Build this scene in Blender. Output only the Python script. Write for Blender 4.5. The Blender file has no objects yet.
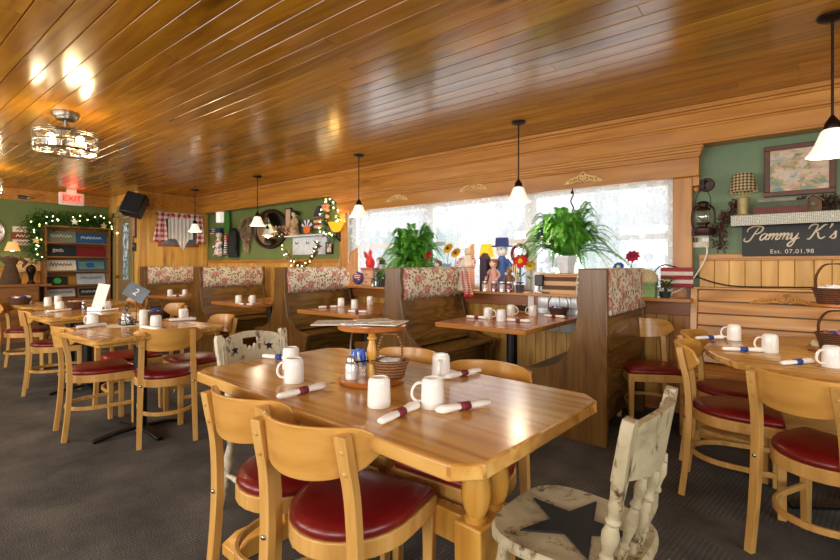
import bpy, math, random
from mathutils import Vector, Matrix, Euler
random.seed(7)
SC = bpy.context.scene
COL = SC.collection
PI = math.pi
R = math.radians

# ------------------------------------------------------------------ camera, world, lights, exposure
FPX, HY, CAMH = 464.0, 265.0, 1.2
CA = PI / 2 - math.atan(585.0 / FPX)
CS, CC = math.sin(CA), math.cos(CA)
cam_d = bpy.data.cameras.new('camera')
cam = bpy.data.objects.new('camera', cam_d)
COL.objects.link(cam)
cam.location = (0, 0, CAMH)
cam.rotation_euler = (PI / 2, 0, CA)
cam_d.sensor_width = 36.0
cam_d.lens = FPX / 840.0 * 36.0
cam_d.shift_y = -(280.0 - HY) / 840.0
cam_d.clip_start = 0.02
SC.camera = cam

SC.view_settings.view_transform = 'Standard'
SC.view_settings.look = 'None'
SC.view_settings.gamma = 1.0
SC.view_settings.use_curve_mapping = False
SC.view_settings.exposure = 0.0

world = bpy.data.worlds.new('daylight'); SC.world = world
world.use_nodes = True
wn = world.node_tree.nodes
wn['Background'].inputs[0].default_value = (0.86, 0.94, 1.0, 1)
wn['Background'].inputs[1].default_value = 1.1

def area(name, loc, rot, sx, sy, watts, col=(1, 1, 1), portal=False):
    l = bpy.data.lights.new(name, 'AREA'); l.shape = 'RECTANGLE'; l.size = sx; l.size_y = sy
    l.energy = watts; l.color = col
    if portal: l.cycles.is_portal = True
    o = bpy.data.objects.new(name, l); COL.objects.link(o); o.location = loc; o.rotation_euler = rot
    return o
def lamp(name, loc, watts, col=(1, .72, .42), r=.04):
    l = bpy.data.lights.new(name, 'POINT'); l.energy = watts; l.color = col; l.shadow_soft_size = r
    o = bpy.data.objects.new(name, l); COL.objects.link(o); o.location = loc
    return o
# daylight entering through the window behind the lace; unseen front fill lights added at the viewer's back
area('window_daylight', (-2.67, 4.62, 1.43), (-PI / 2, 0, 0), 3.8, .95, 40, (.95, .98, 1))
for wx in (-7.6, -4.9, -2.2, .5):
    area('front_fill_light', (wx, -2.78, 1.45), (PI / 2, 0, 0), 1.9, 1.3, 78, (1, .96, .9))
area('side_fill_light', (2.72, .6, 1.4), (PI / 2, 0, PI / 2), 2.2, 1.3, 60, (1, .96, .9))  # added fill light, out of view in the side wall opening

# ------------------------------------------------------------------ picture-to-place measurements (real positions in metres)
def _d(px):
    r = (px - 420.0) / FPX
    return (-CS + r * CC, CC + r * CS)
def onz(px, py, z):
    t = (CAMH - z) * FPX / (py - HY); x, y = _d(px)
    return Vector((x * t, y * t, z))
def ony(px, py, Y):
    x, y = _d(px); t = Y / y
    return Vector((x * t, Y, CAMH - (py - HY) / FPX * t))
def onx(px, py, X):
    x, y = _d(px); t = X / x
    return Vector((X, y * t, CAMH - (py - HY) / FPX * t))

# ------------------------------------------------------------------ materials
def lin(h):
    h = h.lstrip('#'); out = []
    for i in (0, 2, 4):
        c = int(h[i:i + 2], 16) / 255.0
        out.append(c / 12.92 if c <= .04045 else ((c + .055) / 1.055) ** 2.4)
    return (out[0], out[1], out[2], 1.0)
class NT:
    def __init__(s, name):
        s.m = bpy.data.materials.new(name); s.m.use_nodes = True
        s.t = s.m.node_tree; s.n = s.t.nodes; s.b = s.n['Principled BSDF']; s.out = s.n['Material Output']
    def node(s, typ, **kw):
        n = s.n.new(typ)
        for k, v in kw.items(): setattr(n, k, v)
        return n
    def link(s, a, b): s.t.links.new(a, b)
    def val(s, sock, v):
        if isinstance(v, (int, float, tuple)): sock.default_value = v
        else: s.link(v, sock)
    def coord(s, which='Object', scale=(1, 1, 1), rot=(0, 0, 0), island=False):
        tc = s.node('ShaderNodeTexCoord'); mp = s.node('ShaderNodeMapping')
        mp.inputs['Scale'].default_value = scale; mp.inputs['Rotation'].default_value = rot
        src = tc.outputs[which]
        if island:
            g = s.node('ShaderNodeNewGeometry'); mu = s.node('ShaderNodeMath', operation='MULTIPLY'); mu.inputs[1].default_value = 37.0
            s.link(g.outputs['Random Per Island'], mu.inputs[0])
            ad = s.node('ShaderNodeVectorMath', operation='ADD'); s.link(src, ad.inputs[0]); s.link(mu.outputs[0], ad.inputs[1]); src = ad.outputs[0]
        s.link(src, mp.inputs['Vector']); return mp.outputs['Vector']
    def noise(s, vec, scale, detail=4, rough=.55, dist=0):
        n = s.node('ShaderNodeTexNoise'); n.inputs['Scale'].default_value = scale; n.inputs['Detail'].default_value = detail
        n.inputs['Roughness'].default_value = rough; n.inputs['Distortion'].default_value = dist
        s.link(vec, n.inputs['Vector']); return n.outputs['Fac']
    def voro(s, vec, scale, feature='F1', rnd=1.0):
        n = s.node('ShaderNodeTexVoronoi', feature=feature); n.inputs['Scale'].default_value = scale
        n.inputs['Randomness'].default_value = rnd; s.link(vec, n.inputs['Vector']); return n
    def ramp(s, fac, stops, interp='LINEAR'):
        r = s.node('ShaderNodeValToRGB'); r.color_ramp.interpolation = interp
        e = r.color_ramp.elements
        while len(e) < len(stops): e.new(.5)
        for i, (p, c) in enumerate(stops):
            e[i].position = p; e[i].color = c if isinstance(c, tuple) else lin(c)
        s.link(fac, r.inputs['Fac']); return r.outputs['Color']
    def math(s, op, a, b=0.0, c=None, clamp=False):
        n = s.node('ShaderNodeMath', operation=op); n.use_clamp = clamp
        s.val(n.inputs[0], a); s.val(n.inputs[1], b)
        if c is not None: s.val(n.inputs[2], c)
        return n.outputs[0]
    def mix(s, fac, a, b, blend='MIX'):
        n = s.node('ShaderNodeMix', data_type='RGBA', blend_type=blend)
        s.val(n.inputs[0], fac); s.val(n.inputs[6], a); s.val(n.inputs[7], b)
        return n.outputs[2]
    def bump(s, h, strength=.2, dist=.01):
        b = s.node('ShaderNodeBump'); b.inputs['Strength'].default_value = strength; b.inputs['Distance'].default_value = dist
        s.link(h, b.inputs['Height']); s.link(b.outputs['Normal'], s.b.inputs['Normal'])
    def set(s, col=None, rough=None, metal=None, **kw):
        if col is not None: s.val(s.b.inputs['Base Color'], col)
        if rough is not None: s.val(s.b.inputs['Roughness'], rough)
        if metal is not None: s.b.inputs['Metallic'].default_value = metal
        for k, v in kw.items(): s.b.inputs[k.replace('_', ' ')].default_value = v
        return s.m

_simple = {}
def M(h, rough=.5, metal=0, var=.12, scale=18, name=None, **kw):
    """plain coloured material with a slight procedural mottling"""
    key = (h, rough, metal, var, scale, name, tuple(kw.items()))
    if key in _simple: return _simple[key]
    s = NT(name or 'plain_' + h.strip('#')); c = lin(h)
    f = s.noise(s.coord(), scale, 3)
    lo = tuple(x * (1 - var) for x in c[:3]) + (1,); hi = tuple(min(1, x * (1 + var)) for x in c[:3]) + (1,)
    s.set(s.ramp(f, [(.3, lo), (.7, hi)]), rough, metal, **kw)
    _simple[key] = s.m
    return s.m

def wood(name, dark, mid, light, axis='X', rough=.35, island=True, knots=0.0, fine=1.0, rings=.35, spec=.5, vary=.25, bumpy=.08, flat=None):
    s = NT(name)
    sc = {'X': (.7, 9, 9), 'Y': (9, .7, 9), 'Z': (9, 9, .7)}[axis]
    v = s.coord('Object', tuple(q * fine for q in sc), island=island)
    f = s.noise(v, 1.0, 7, .62, .5)
    sc2 = {'X': (.35, 3, 3), 'Y': (3, .35, 3), 'Z': (3, 3, .35)}[axis]
    v2 = s.coord('Object', tuple(q * fine for q in sc2), island=island)
    lo = s.noise(v2, 1.0, 2, .5, .6)
    ring = s.math('SINE', s.math('MULTIPLY', lo, 55.0))
    ring = s.math('MULTIPLY_ADD', ring, .5 * rings * .5, .0)
    fac = s.math('ADD', f, ring, clamp=True)
    col = s.ramp(fac, [(.25, dark), (.5, mid), (.75, light)])
    if knots > 0:
        sk = {'X': (1.6, 5.5, 5.5), 'Y': (5.5, 1.6, 5.5), 'Z': (5.5, 5.5, 1.6)}[axis]
        if flat is not None: sk = tuple(0.0 if q == flat else v_ for q, v_ in enumerate(sk))
        vo = s.voro(s.coord('Object', sk, island=island), 1.0)
        k1 = s.math('LESS_THAN', s.math('ADD', vo.outputs['Distance'], s.math('MULTIPLY', f, .08)), .17)
        sep = s.node('ShaderNodeSeparateColor'); s.link(vo.outputs['Color'], sep.inputs[0])
        k2 = s.math('GREATER_THAN', sep.outputs[0], 1.0 - knots)
        halo = s.ramp(vo.outputs['Distance'], [(.04, (1, 1, 1, 1)), (.13, (.55, .55, .55, 1)), (.24, (0, 0, 0, 1))])
        kk = s.math('MULTIPLY', s.math('MULTIPLY', halo, k2), .75)
        d = lin(dark); kd = (d[0] * .35, d[1] * .3, d[2] * .3, 1)
        col = s.mix(kk, col, kd)
    if island:
        g = s.node('ShaderNodeNewGeometry')
        hs = s.node('ShaderNodeHueSaturation'); s.link(col, hs.inputs['Color'])
        s.link(s.math('MULTIPLY_ADD', g.outputs['Random Per Island'], vary, 1.0 - vary * .5), hs.inputs['Value'])
        col = hs.outputs['Color']
    s.set(col, rough)
    s.b.inputs['Specular IOR Level'].default_value = spec
    if bumpy: s.bump(f, bumpy, .004)
    return s.m

W_CEIL = wood('varnished_pine_ceiling', '#8c570a', '#b07514', '#c88e22', 'X', .2, knots=.24, rings=.25, spec=.8, vary=.35, bumpy=.1, flat=2)
W_FASCIA = wood('varnished_pine_fascia', '#9c5f1b', '#b97b2b', '#c88e40', 'X', .3, knots=.35, rings=.3, vary=.15, flat=1)
W_PINE = wood('knotty_pine_wainscot', '#b47f36', '#d2a04c', '#e0b566', 'Z', .4, knots=.5, rings=.3, vary=.25, flat=1)
W_PINEX = wood('knotty_pine_end_wall', '#be883c', '#dca850', '#e8bd6a', 'Z', .4, knots=.55, rings=.3, vary=.2, flat=0)
W_TRIM = wood('pine_trim', '#a4662a', '#bf8238', '#cf9550', 'X', .35, knots=.12, vary=.15)
W_TRIMV = wood('pine_trim_upright', '#a4662a', '#bf8238', '#cf9550', 'Z', .35, knots=.2, vary=.15)
W_APRON = wood('reddish_pine_apron', '#7c4218', '#985a26', '#a86c34', 'X', .35, knots=.1)
W_TABLE = wood('oak_table_top', '#ab7230', '#d09c50', '#e2b76a', 'X', .2, rings=.5, fine=1.3, vary=.16, spec=.55, bumpy=.03)
W_TLEG = wood('honey_oak_legs', '#b57c2c', '#d09a44', '#deac56', 'Z', .28, rings=.3, fine=1.3, vary=.1)
W_TABLE2 = wood('booth_table_top', '#9a5a22', '#b87636', '#c98b48', 'X', .2, rings=.35, fine=1.3, vary=.16, bumpy=.03)
W_CHAIR = wood('maple_chair', '#bb8842', '#cf9f58', '#dcb06a', 'Z', .3, rings=.15, fine=2.2, vary=.06, bumpy=.03)
W_CHAIRX = wood('maple_chair_back', '#b98236', '#cd974a', '#d8a65a', 'X', .25, rings=.25, fine=1.6, vary=.05, bumpy=.02)
W_BOOTH = wood('dark_oak_booth', '#4c3211', '#6e4b20', '#83602f', 'Z', .3, rings=.3, fine=1.6, vary=.12)
W_BOOTHY = wood('dark_oak_booth_back', '#4c3412', '#705022', '#86642f', 'Y', .26, rings=.5, fine=1.6, vary=.12)
W_BENCH = wood('honey_oak_bench', '#a8702e', '#c98f4a', '#d8a45e', 'X', .25, rings=.5, fine=1.3, vary=.12, bumpy=.03)
W_SHELF = wood('brown_display_shelf', '#6d431d', '#8a5a2a', '#9a6834', 'Y', .45)
W_CADDY = wood('cherry_caddy', '#8a4a18', '#a9622a', '#bb7638', 'X', .3, island=False)
W_DARK = wood('dark_walnut', '#3a2212', '#50301a', '#633e22', 'X', .4)
W_SCALLOP = wood('golden_pine_scroll', '#b06c1e', '#c8842c', '#d6963c', 'Z', .35, knots=.08)

def mk_green():
    s = NT('sage_green_paint'); f = s.noise(s.coord(), 3, 4)
    s.set(s.ramp(f, [(.3, '#62753f'), (.7, '#6f8148')]), .55); return s.m
def mk_green2():
    s = NT('bluish_green_paint'); f = s.noise(s.coord(), 3, 4)
    s.set(s.ramp(f, [(.3, '#637a58'), (.7, '#6d8460')]), .5); return s.m
GREEN, GREEN2 = mk_green(), mk_green2()
def mk_carpet():
    s = NT('brown_grey_carpet')
    v = s.coord('Object', (1, 1, 1), (0, 0, R(8)))
    # blocks of fine ribs, the ribs turned and faded from block to block
    ck = s.voro(s.coord('Object', (1.6, 2.6, 1), (0, 0, R(8))), 1.2)
    sep = s.node('ShaderNodeSeparateColor'); s.link(ck.outputs['Color'], sep.inputs[0])
    wa = s.node('ShaderNodeTexWave', wave_type='BANDS', bands_direction='X'); wa.inputs['Scale'].default_value = 15; wa.inputs['Distortion'].default_value = .5
    s.link(v, wa.inputs['Vector'])
    wb = s.node('ShaderNodeTexNoise'); wb.inputs['Scale'].default_value = 140; s.link(v, wb.inputs['Vector'])
    ribs = s.mix(s.math('MULTIPLY', s.math('GREATER_THAN', sep.outputs[0], .3), .9), (0.5, .5, .5, 1), wa.outputs['Color'])
    patch = s.noise(v, 2.2, 5, .65)
    base = s.ramp(patch, [(.35, '#3a3c40'), (.5, '#575655'), (.66, '#73706e')])
    col = s.mix(s.math('MULTIPLY', ribs, .6), base, lin('#2b2928'))
    col = s.mix(s.math('MULTIPLY', wb.outputs['Fac'], .25), col, lin('#8c8884'))
    s.set(col, .95); s.b.inputs['Specular IOR Level'].default_value = .15
    s.bump(wb.outputs['Fac'], .5, .01); return s.m
CARPET = mk_carpet()
def mk_vinyl():
    s = NT('burgundy_vinyl'); f = s.noise(s.coord(), 60, 3)
    g = s.noise(s.coord(), 4, 3)
    s.set(s.ramp(g, [(.3, '#6a0f12'), (.7, '#7e181a')]), .32); s.b.inputs['Specular IOR Level'].default_value = .5
    s.bump(f, .06, .002); return s.m
VINYL = mk_vinyl()
CERAMIC = M('#f3f1ec', .12, 0, .03, 8, name='white_glazed_ceramic')
def mk_distress(name, base, dark, lo='#84745a', hi='#d8d0b8'):
    s = NT(name)
    f = s.noise(s.coord('Object', (9, 9, 5)), 1.6, 9, .72, .4)
    g = s.noise(s.coord('Object', (1, 1, 1)), 5, 5, .65)
    h = s.noise(s.coord('Object', (30, 30, 10)), 1.2, 6, .7)
    wear = s.math('ADD', f, s.math('MULTIPLY', s.math('SUBTRACT', h, .5), .35))
    b = s.ramp(g, [(.32, lo), (.48, base), (.68, hi)])
    c = s.mix(s.ramp(wear, [(.56, (0, 0, 0, 1)), (.60, (1, 1, 1, 1))]), b, lin('#86704c'))
    c = s.mix(s.ramp(wear, [(.61, (0, 0, 0, 1)), (.65, (1, 1, 1, 1))]), c, lin(dark))
    s.set(c, .5); s.bump(wear, .12, .003); return s.m
DISTRESS = mk_distress('distressed_cream_paint', '#cfc6ae', '#40352a')
DISTRESS_SHADED = mk_distress('shaded_distressed_cream_paint', '#ada182', '#3a3027', '#76684c', '#c4b99a')  # same distressed paint toned down, the nearer chair's shade put into its colour
NAPKIN = M('#fbfaf8', .9, 0, .03, 40, name='white_napkin_paper')
MAROON = M('#7d2336', .7, name='maroon_paper_band'); BLUEBAND = M('#2147a0', .6, name='blue_paper_band')
STEEL = M('#b9b9b6', .25, 1, .05, name='brushed_steel'); BLACK = M('#0d0d0e', .35, 0, .1, name='black_metal'); BRONZE = M('#2b1f1a', .4, .7, .2, name='dark_bronze')
NICKEL = M('#8d857a', .3, 1, .08, name='pewter_metal')
CREAM = M('#e8e0cc', .7, name='cream_paint'); WHITE = M('#f0efec', .5, 0, .03, name='white_paint')
STAR = M('#141619', .75, 0, .3, 30, name='worn_black_star_paint')

def mk_floral():
    s = NT('rose_print_fabric')
    v = s.coord('Object', (1, 1, 1))
    wv = s.node('ShaderNodeVectorMath', operation='ADD'); n3 = s.node('ShaderNodeTexNoise'); n3.inputs['Scale'].default_value = 22
    s.link(v, n3.inputs['Vector'])
    sc = s.node('ShaderNodeVectorMath', operation='SCALE'); sc.inputs['Scale'].default_value = .035; s.link(n3.outputs['Color'], sc.inputs[0])
    s.link(v, wv.inputs[0]); s.link(sc.outputs[0], wv.inputs[1]); v2 = wv.outputs[0]
    col = lin('#e2d9c6')
    def spots(scale, thr, keep, c_in, c_out, prev, c_mid=None):
        vo = s.voro(v2, scale)
        sep = s.node('ShaderNodeSeparateColor'); s.link(vo.outputs['Color'], sep.inputs[0])
        m = s.math('MULTIPLY', s.math('LESS_THAN', vo.outputs['Distance'], thr), s.math('GREATER_THAN', sep.outputs[1], keep))
        cc = s.ramp(vo.outputs['Distance'], [(0, c_in), (thr * .35, c_out), (thr * .6, c_mid or c_in), (thr, c_out)])
        return s.mix(m, prev, cc)
    col = spots(26, .36, .25, '#5d6a44', '#8d8a66', col)
    col = spots(33, .34, .45, '#6a4838', '#94755c', col)
    col = spots(9.5, .46, .22, '#8e3438', '#d6a498', col, '#b56a64')
    col = spots(14, .36, .5, '#9a4248', '#dcb8aa', col, '#c08078')
    col = spots(48, .30, .6, '#4d5a3a', '#7d7a56', col)
    s.set(col, .85); s.b.inputs['Specular IOR Level'].default_value = .2
    return s.m
FLORAL = mk_floral()

def mk_lace(name, density, scale, tint='#f4f6f8', floral=True, glow='#a9b2b8', amin=0.0, tmix=.5):
    s = NT(name)
    v = s.coord('Object', (1, .3, 1))
    n1 = s.node('ShaderNodeTexNoise'); n1.inputs['Scale'].default_value = scale * .16; n1.inputs['Detail'].default_value = 2; s.link(v, n1.inputs['Vector'])
    vo = s.voro(v, scale * .13)
    pet = s.math('ADD', vo.outputs['Distance'], s.math('MULTIPLY', s.math('SUBTRACT', n1.outputs['Fac'], .5), .9))
    motif = s.ramp(pet, [(.30, (1, 1, 1, 1)), (.36, (.25, .25, .25, 1)), (.44, (.25, .25, .25, 1)), (.48, (.9, .9, .9, 1)), (.54, (0, 0, 0, 1))])
    wv = s.node('ShaderNodeSeparateXYZ'); s.link(v, wv.inputs[0])
    gx = s.math('LESS_THAN', s.math('FRACT', s.math('MULTIPLY', wv.outputs['X'], scale)), .38); gz = s.math('LESS_THAN', s.math('FRACT', s.math('MULTIPLY', wv.outputs['Z'], scale)), .38)
    a = s.math('MAXIMUM', s.math('MULTIPLY', s.math('MAXIMUM', gx, gz), .62), s.math('MULTIPLY', motif, .95 if floral else .3))
    a = s.math('MULTIPLY_ADD', a, density, (1 - density) * .5, clamp=True)
    a = s.math('MAXIMUM', a, amin)
    tr = s.node('ShaderNodeBsdfTransparent'); df = s.node('ShaderNodeBsdfDiffuse'); tl = s.node('ShaderNodeBsdfTranslucent')
    df.inputs[0].default_value = lin(tint); tl.inputs[0].default_value = lin(glow)
    m1 = s.node('ShaderNodeMixShader'); m1.inputs[0].default_value = tmix; s.link(df.outputs[0], m1.inputs[1]); s.link(tl.outputs[0], m1.inputs[2])
    m2 = s.node('ShaderNodeMixShader'); s.link(a, m2.inputs[0]); s.link(tr.outputs[0], m2.inputs[1]); s.link(m1.outputs[0], m2.inputs[2])
    s.link(m2.outputs[0], s.out.inputs['Surface']); return s.m
LACE = mk_lace('white_lace', .85, 110, glow='#dfe5ea'); SHEER = mk_lace('white_sheer', .9, 160, floral=True, glow='#dfe5ea')

def mk_glass(name='clear_glass', col='#ffffff', rough=.02, mixv=.8):
    s = NT(name)
    tr = s.node('ShaderNodeBsdfTransparent'); tr.inputs[0].default_value = lin(col)
    gl = s.node('ShaderNodeBsdfGlossy'); gl.inputs['Roughness'].default_value = rough
    f = s.noise(s.coord(), 5, 2)
    m = s.node('ShaderNodeMixShader'); s.link(s.math('MULTIPLY_ADD', f, .05, 1 - mixv - .02), m.inputs[0])
    s.link(tr.outputs[0], m.inputs[1]); s.link(gl.outputs[0], m.inputs[2]); s.link(m.outputs[0], s.out.inputs['Surface']); return s.m
GLASS = mk_glass(); GLASSG = mk_glass('green_glass', '#5a8f6a', .05, .75)
def mk_emit(name, col, strength, base='#ffffff'):
    s = NT(name); f = s.noise(s.coord(), 10, 2)
    s.set(s.ramp(f, [(.3, base), (.7, base)]), .4); s.b.inputs['Emission Color'].default_value = lin(col); s.b.inputs['Emission Strength'].default_value = strength
    return s.m
SHADE = mk_emit('lit_opal_glass_shade', '#fff1da', .62); BULB = mk_emit('lit_bulb', '#fff0c8', 9); TINY = mk_emit('fairy_light_bulb', '#fff2b0', 7)
AMBERSHADE = mk_emit('lit_amber_glass', '#ffb320', .9, '#f0a020'); WARMSHADE = mk_emit('lit_parchment_shade', '#f2a45a', .75, '#e0b080')
EXITRED = mk_emit('lit_red_exit_letters', '#ff1c0c', 1.3, '#d02018')
SOAPW = M('#f4f4f4', .3, name='porcelain_white')
def mk_mirror():
    s = NT('mirror_glass'); f = s.noise(s.coord(), 3, 2); s.set(s.ramp(f, [(.3, '#c8ccc8'), (.7, '#d6dad6')]), .03, 1); return s.m
MIRROR = mk_mirror()
def mk_leaf(name, a, b, c):
    s = NT(name); f = s.noise(s.coord(), 14, 4); s.set(s.ramp(f, [(.3, a), (.5, b), (.72, c)]), .45)
    s.b.inputs['Subsurface Weight'].default_value = 0; s.b.inputs['Transmission Weight'].default_value = 0
    tl = s.node('ShaderNodeBsdfTranslucent'); tl.inputs[0].default_value = lin('#6fae28')
    m = s.node('ShaderNodeMixShader'); m.inputs[0].default_value = .3; s.link(s.b.outputs[0], m.inputs[1]); s.link(tl.outputs[0], m.inputs[2]); s.link(m.outputs[0], s.out.inputs['Surface'])
    return s.m
FERN = mk_leaf('fern_leaf', '#357a22', '#57a238', '#8aca54'); PINEGREEN = mk_leaf('garland_needles', '#16330f', '#26501a', '#3c6b28')
def mk_wicker(name='brown_wicker', a='#3a2010', b='#7a4a28'):
    s = NT(name); w = s.node('ShaderNodeTexWave', wave_type='BANDS', bands_direction='Z'); w.inputs['Scale'].default_value = 28; w.inputs['Distortion'].default_value = 3; w.inputs['Detail Scale'].default_value = 6
    s.link(s.coord(), w.inputs['Vector']); s.set(s.ramp(w.outputs['Fac'], [(.2, a), (.8, b)]), .6); s.bump(w.outputs['Fac'], .6, .01); return s.m
WICKER = mk_wicker(); WICKERL = mk_wicker('light_wicker', '#5e3a20', '#a87448')
def mk_check(name, a, b, scale, axis=None):
    s = NT(name); v = s.coord('Object', (1, 1, 1))
    w1 = s.node('ShaderNodeSeparateXYZ'); s.link(v, w1.inputs[0])
    def band(o): return s.math('GREATER_THAN', s.math('FRACT', s.math('MULTIPLY', o, scale)), .5)
    u = band(w1.outputs[axis[0] if axis else 'X']); t = band(w1.outputs[axis[1] if axis else 'Z'])
    f = s.math('MULTIPLY', s.math('ADD', u, t), .5)
    s.set(s.ramp(f, [(0, a), (.5, tuple((lin(a)[i] + lin(b)[i]) / 2 for i in range(3)) + (1,)), (1, b)]), .8); return s.m
GINGHAM = mk_check('red_gingham', '#f2e6e0', '#b3161c', 11, ('Y', 'Z'))
GINGHAMX = mk_check('red_gingham_ribbon', '#f2e6e0', '#b3161c', 45, ('Y', 'Z'))
def mk_patch(name, stops, scale, rough=.7, det=2, vec=(1, 1, 1)):
    s = NT(name); f = s.noise(s.coord('Object', vec), scale, det, .6, .5); s.set(s.ramp(f, stops), rough); return s.m
def mk_stripes(name, a, b, scale, axis='Z', rough=.7):
    s = NT(name); sx = s.node('ShaderNodeSeparateXYZ'); s.link(s.coord(), sx.inputs[0])
    g = s.math('GREATER_THAN', s.math('FRACT', s.math('MULTIPLY', sx.outputs[axis], scale)), .5)
    f = s.noise(s.coord(), 25, 4)
    c = s.mix(g, lin(a), lin(b)); c = s.mix(s.math('MULTIPLY', f, .25), c, lin('#8a6a50'))
    s.set(c, rough); return s.m
BLUEPACK = mk_patch('blue_white_packets', [(.42, '#f4f4f6'), (.52, '#2a5fc0'), (.7, '#1c3f98')], 9, .4)
# ------------------------------------------------------------------ mesh helpers
def rotm(rx=0, ry=0, rz=0): return Euler((rx, ry, rz)).to_matrix().to_4x4()
def TR(x=0, y=0, z=0, rx=0, ry=0, rz=0): return Matrix.Translation((x, y, z)) @ rotm(rx, ry, rz)
def smooth_path(pts, n=6, closed=False):
    P = [Vector(p) for p in pts]; out = []
    N = len(P); rng = N if closed else N - 1
    for i in range(rng):
        if closed: p0, p1, p2, p3 = P[i - 1], P[i], P[(i + 1) % N], P[(i + 2) % N]
        else:
            p1, p2 = P[i], P[i + 1]; p0 = P[i - 1] if i else p1 * 2 - p2; p3 = P[i + 2] if i + 2 < N else p2 * 2 - p1
        for k in range(n):
            t = k / n
            out.append(.5 * ((2 * p1) + (p2 - p0) * t + (2 * p0 - 5 * p1 + 4 * p2 - p3) * t * t + (3 * p1 - p0 - 3 * p2 + p3) * t ** 3))
    if not closed: out.append(P[-1])
    return out
class MB:
    def __init__(s, T=None): s.v = []; s.f = []; s.T = T or Matrix()
    def add(s, verts, faces, T=None):
        o = len(s.v); m = s.T @ T if T is not None else s.T
        s.v += [m @ Vector(p) for p in verts]; s.f += [tuple(i + o for i in f) for f in faces]; return s
    def box(s, c, d, T=None):
        x, y, z = (q / 2 for q in d); cx, cy, cz = c
        vs = [(cx + i * x, cy + j * y, cz + k * z) for i in (-1, 1) for j in (-1, 1) for k in (-1, 1)]
        return s.add(vs, [(0, 1, 3, 2), (4, 6, 7, 5), (0, 4, 5, 1), (2, 3, 7, 6), (0, 2, 6, 4), (1, 5, 7, 3)], T)
    def bx(s, x0, x1, y0, y1, z0, z1, T=None): return s.box(((x0 + x1) / 2, (y0 + y1) / 2, (z0 + z1) / 2), (x1 - x0, y1 - y0, z1 - z0), T)
    def prism(s, out, z0, z1, T=None):
        n = len(out); vs = [(x, y, z0) for x, y in out] + [(x, y, z1) for x, y in out]
        fs = [tuple(range(n - 1, -1, -1)), tuple(range(n, 2 * n))] + [(i, (i + 1) % n, (i + 1) % n + n, i + n) for i in range(n)]
        return s.add(vs, fs, T)
    def prism_xz(s, out, y0, y1, T=None):   # outline in x,z, thickness along y
        return s.prism([(x, z) for x, z in out], -y1, -y0, (T or Matrix()) @ rotm(PI / 2, 0, 0))
    def prism_yz(s, out, x0, x1, T=None):   # outline in y,z, thickness along x
        n = len(out); vs = [(x0, y, z) for y, z in out] + [(x1, y, z) for y, z in out]
        fs = [tuple(range(n - 1, -1, -1)), tuple(range(n, 2 * n))] + [(i, (i + 1) % n, (i + 1) % n + n, i + n) for i in range(n)]
        return s.add(vs, fs, T)
    def lathe(s, prof, n=20, T=None, cap=True):
        vs = []; fs = []
        for r, z in prof:
            for k in range(n):
                a = 2 * PI * k / n; vs.append((r * math.cos(a), r * math.sin(a), z))
        for i in range(len(prof) - 1):
            for k in range(n):
                k2 = (k + 1) % n; fs.append((i * n + k, i * n + k2, (i + 1) * n + k2, (i + 1) * n + k))
        if cap:
            fs.append(tuple(range(n - 1, -1, -1))); fs.append(tuple(range((len(prof) - 1) * n, len(prof) * n)))
        return s.add(vs, fs, T)
    def between(s, p0, p1, prof, n=14):     # turned shape: prof = (r, t) along the axis p0 -> p1
        p0, p1 = Vector(p0), Vector(p1); d = p1 - p0; L = d.length
        q = Vector((0, 0, 1)).rotation_difference(d.normalized()).to_matrix().to_4x4()
        return s.lathe([(r, t * L) for r, t in prof], n, Matrix.Translation(p0) @ q)
    def cyl(s, p0, p1, r, n=14, r2=None): return s.between(p0, p1, [(r, 0), (r if r2 is None else r2, 1)], n)
    def ball(s, c, r, n=12, m=8, sc=(1, 1, 1), T=None):
        prof = [(max(1e-4, r * math.sin(PI * i / m)), -r * math.cos(PI * i / m)) for i in range(m + 1)]
        t = Matrix.Translation(c) @ Matrix.Diagonal((*sc, 1))
        return s.lathe(prof, n, (T @ t) if T else t)
    def tube(s, path, r, n=8, closed=False):
        P = [Vector(p) for p in path]; N = len(P); vs = []; fs = []
        rr = r if isinstance(r, (list, tuple)) else [r] * N
        up = Vector((0, 0, 1)); prev = None
        for i in range(N):
            if closed: t = P[(i + 1) % N] - P[i - 1]
            else: t = P[min(i + 1, N - 1)] - P[max(i - 1, 0)]
            t = t.normalized() if t.length > 1e-9 else Vector((0, 0, 1))
            if prev is None:
                a = t.cross(up)
                if a.length < .05: a = t.cross(Vector((1, 0, 0)))
            else:
                a = prev - t * prev.dot(t)
                if a.length < 1e-6: a = t.cross(up)
            a.normalize(); prev = a; b = t.cross(a)
            for k in range(n):
                g = 2 * PI * k / n; vs.append(P[i] + (a * math.cos(g) + b * math.sin(g)) * rr[i])
        for i in range(N if closed else N - 1):
            j = (i + 1) % N
            for k in range(n):
                k2 = (k + 1) % n; fs.append((i * n + k, i * n + k2, j * n + k2, j * n + k))
        if not closed: fs.append(tuple(range(n - 1, -1, -1))); fs.append(tuple(range((N - 1) * n, N * n)))
        return s.add(vs, fs)
    def bar(s, path, w, d, side=(1, 0, 0), closed=False):   # rectangular section swept along a path; w along 'side', d across
        P = [Vector(p) for p in path]; N = len(P); vs = []; fs = []; side = Vector(side)
        ww = w if isinstance(w, (list, tuple)) else [w] * N
        for i in range(N):
            if closed: t = (P[(i + 1) % N] - P[i - 1]).normalized()
            else: t = (P[min(i + 1, N - 1)] - P[max(i - 1, 0)]).normalized()
            a = (side - t * side.dot(t)).normalized(); b = t.cross(a)
            for su, sv in ((-1, -1), (1, -1), (1, 1), (-1, 1)): vs.append(P[i] + a * (su * ww[i] / 2) + b * (sv * d / 2))
        for i in range(N if closed else N - 1):
            j = (i + 1) % N
            for k in range(4):
                k2 = (k + 1) % 4; fs.append((i * 4 + k, i * 4 + k2, j * 4 + k2, j * 4 + k))
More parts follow.
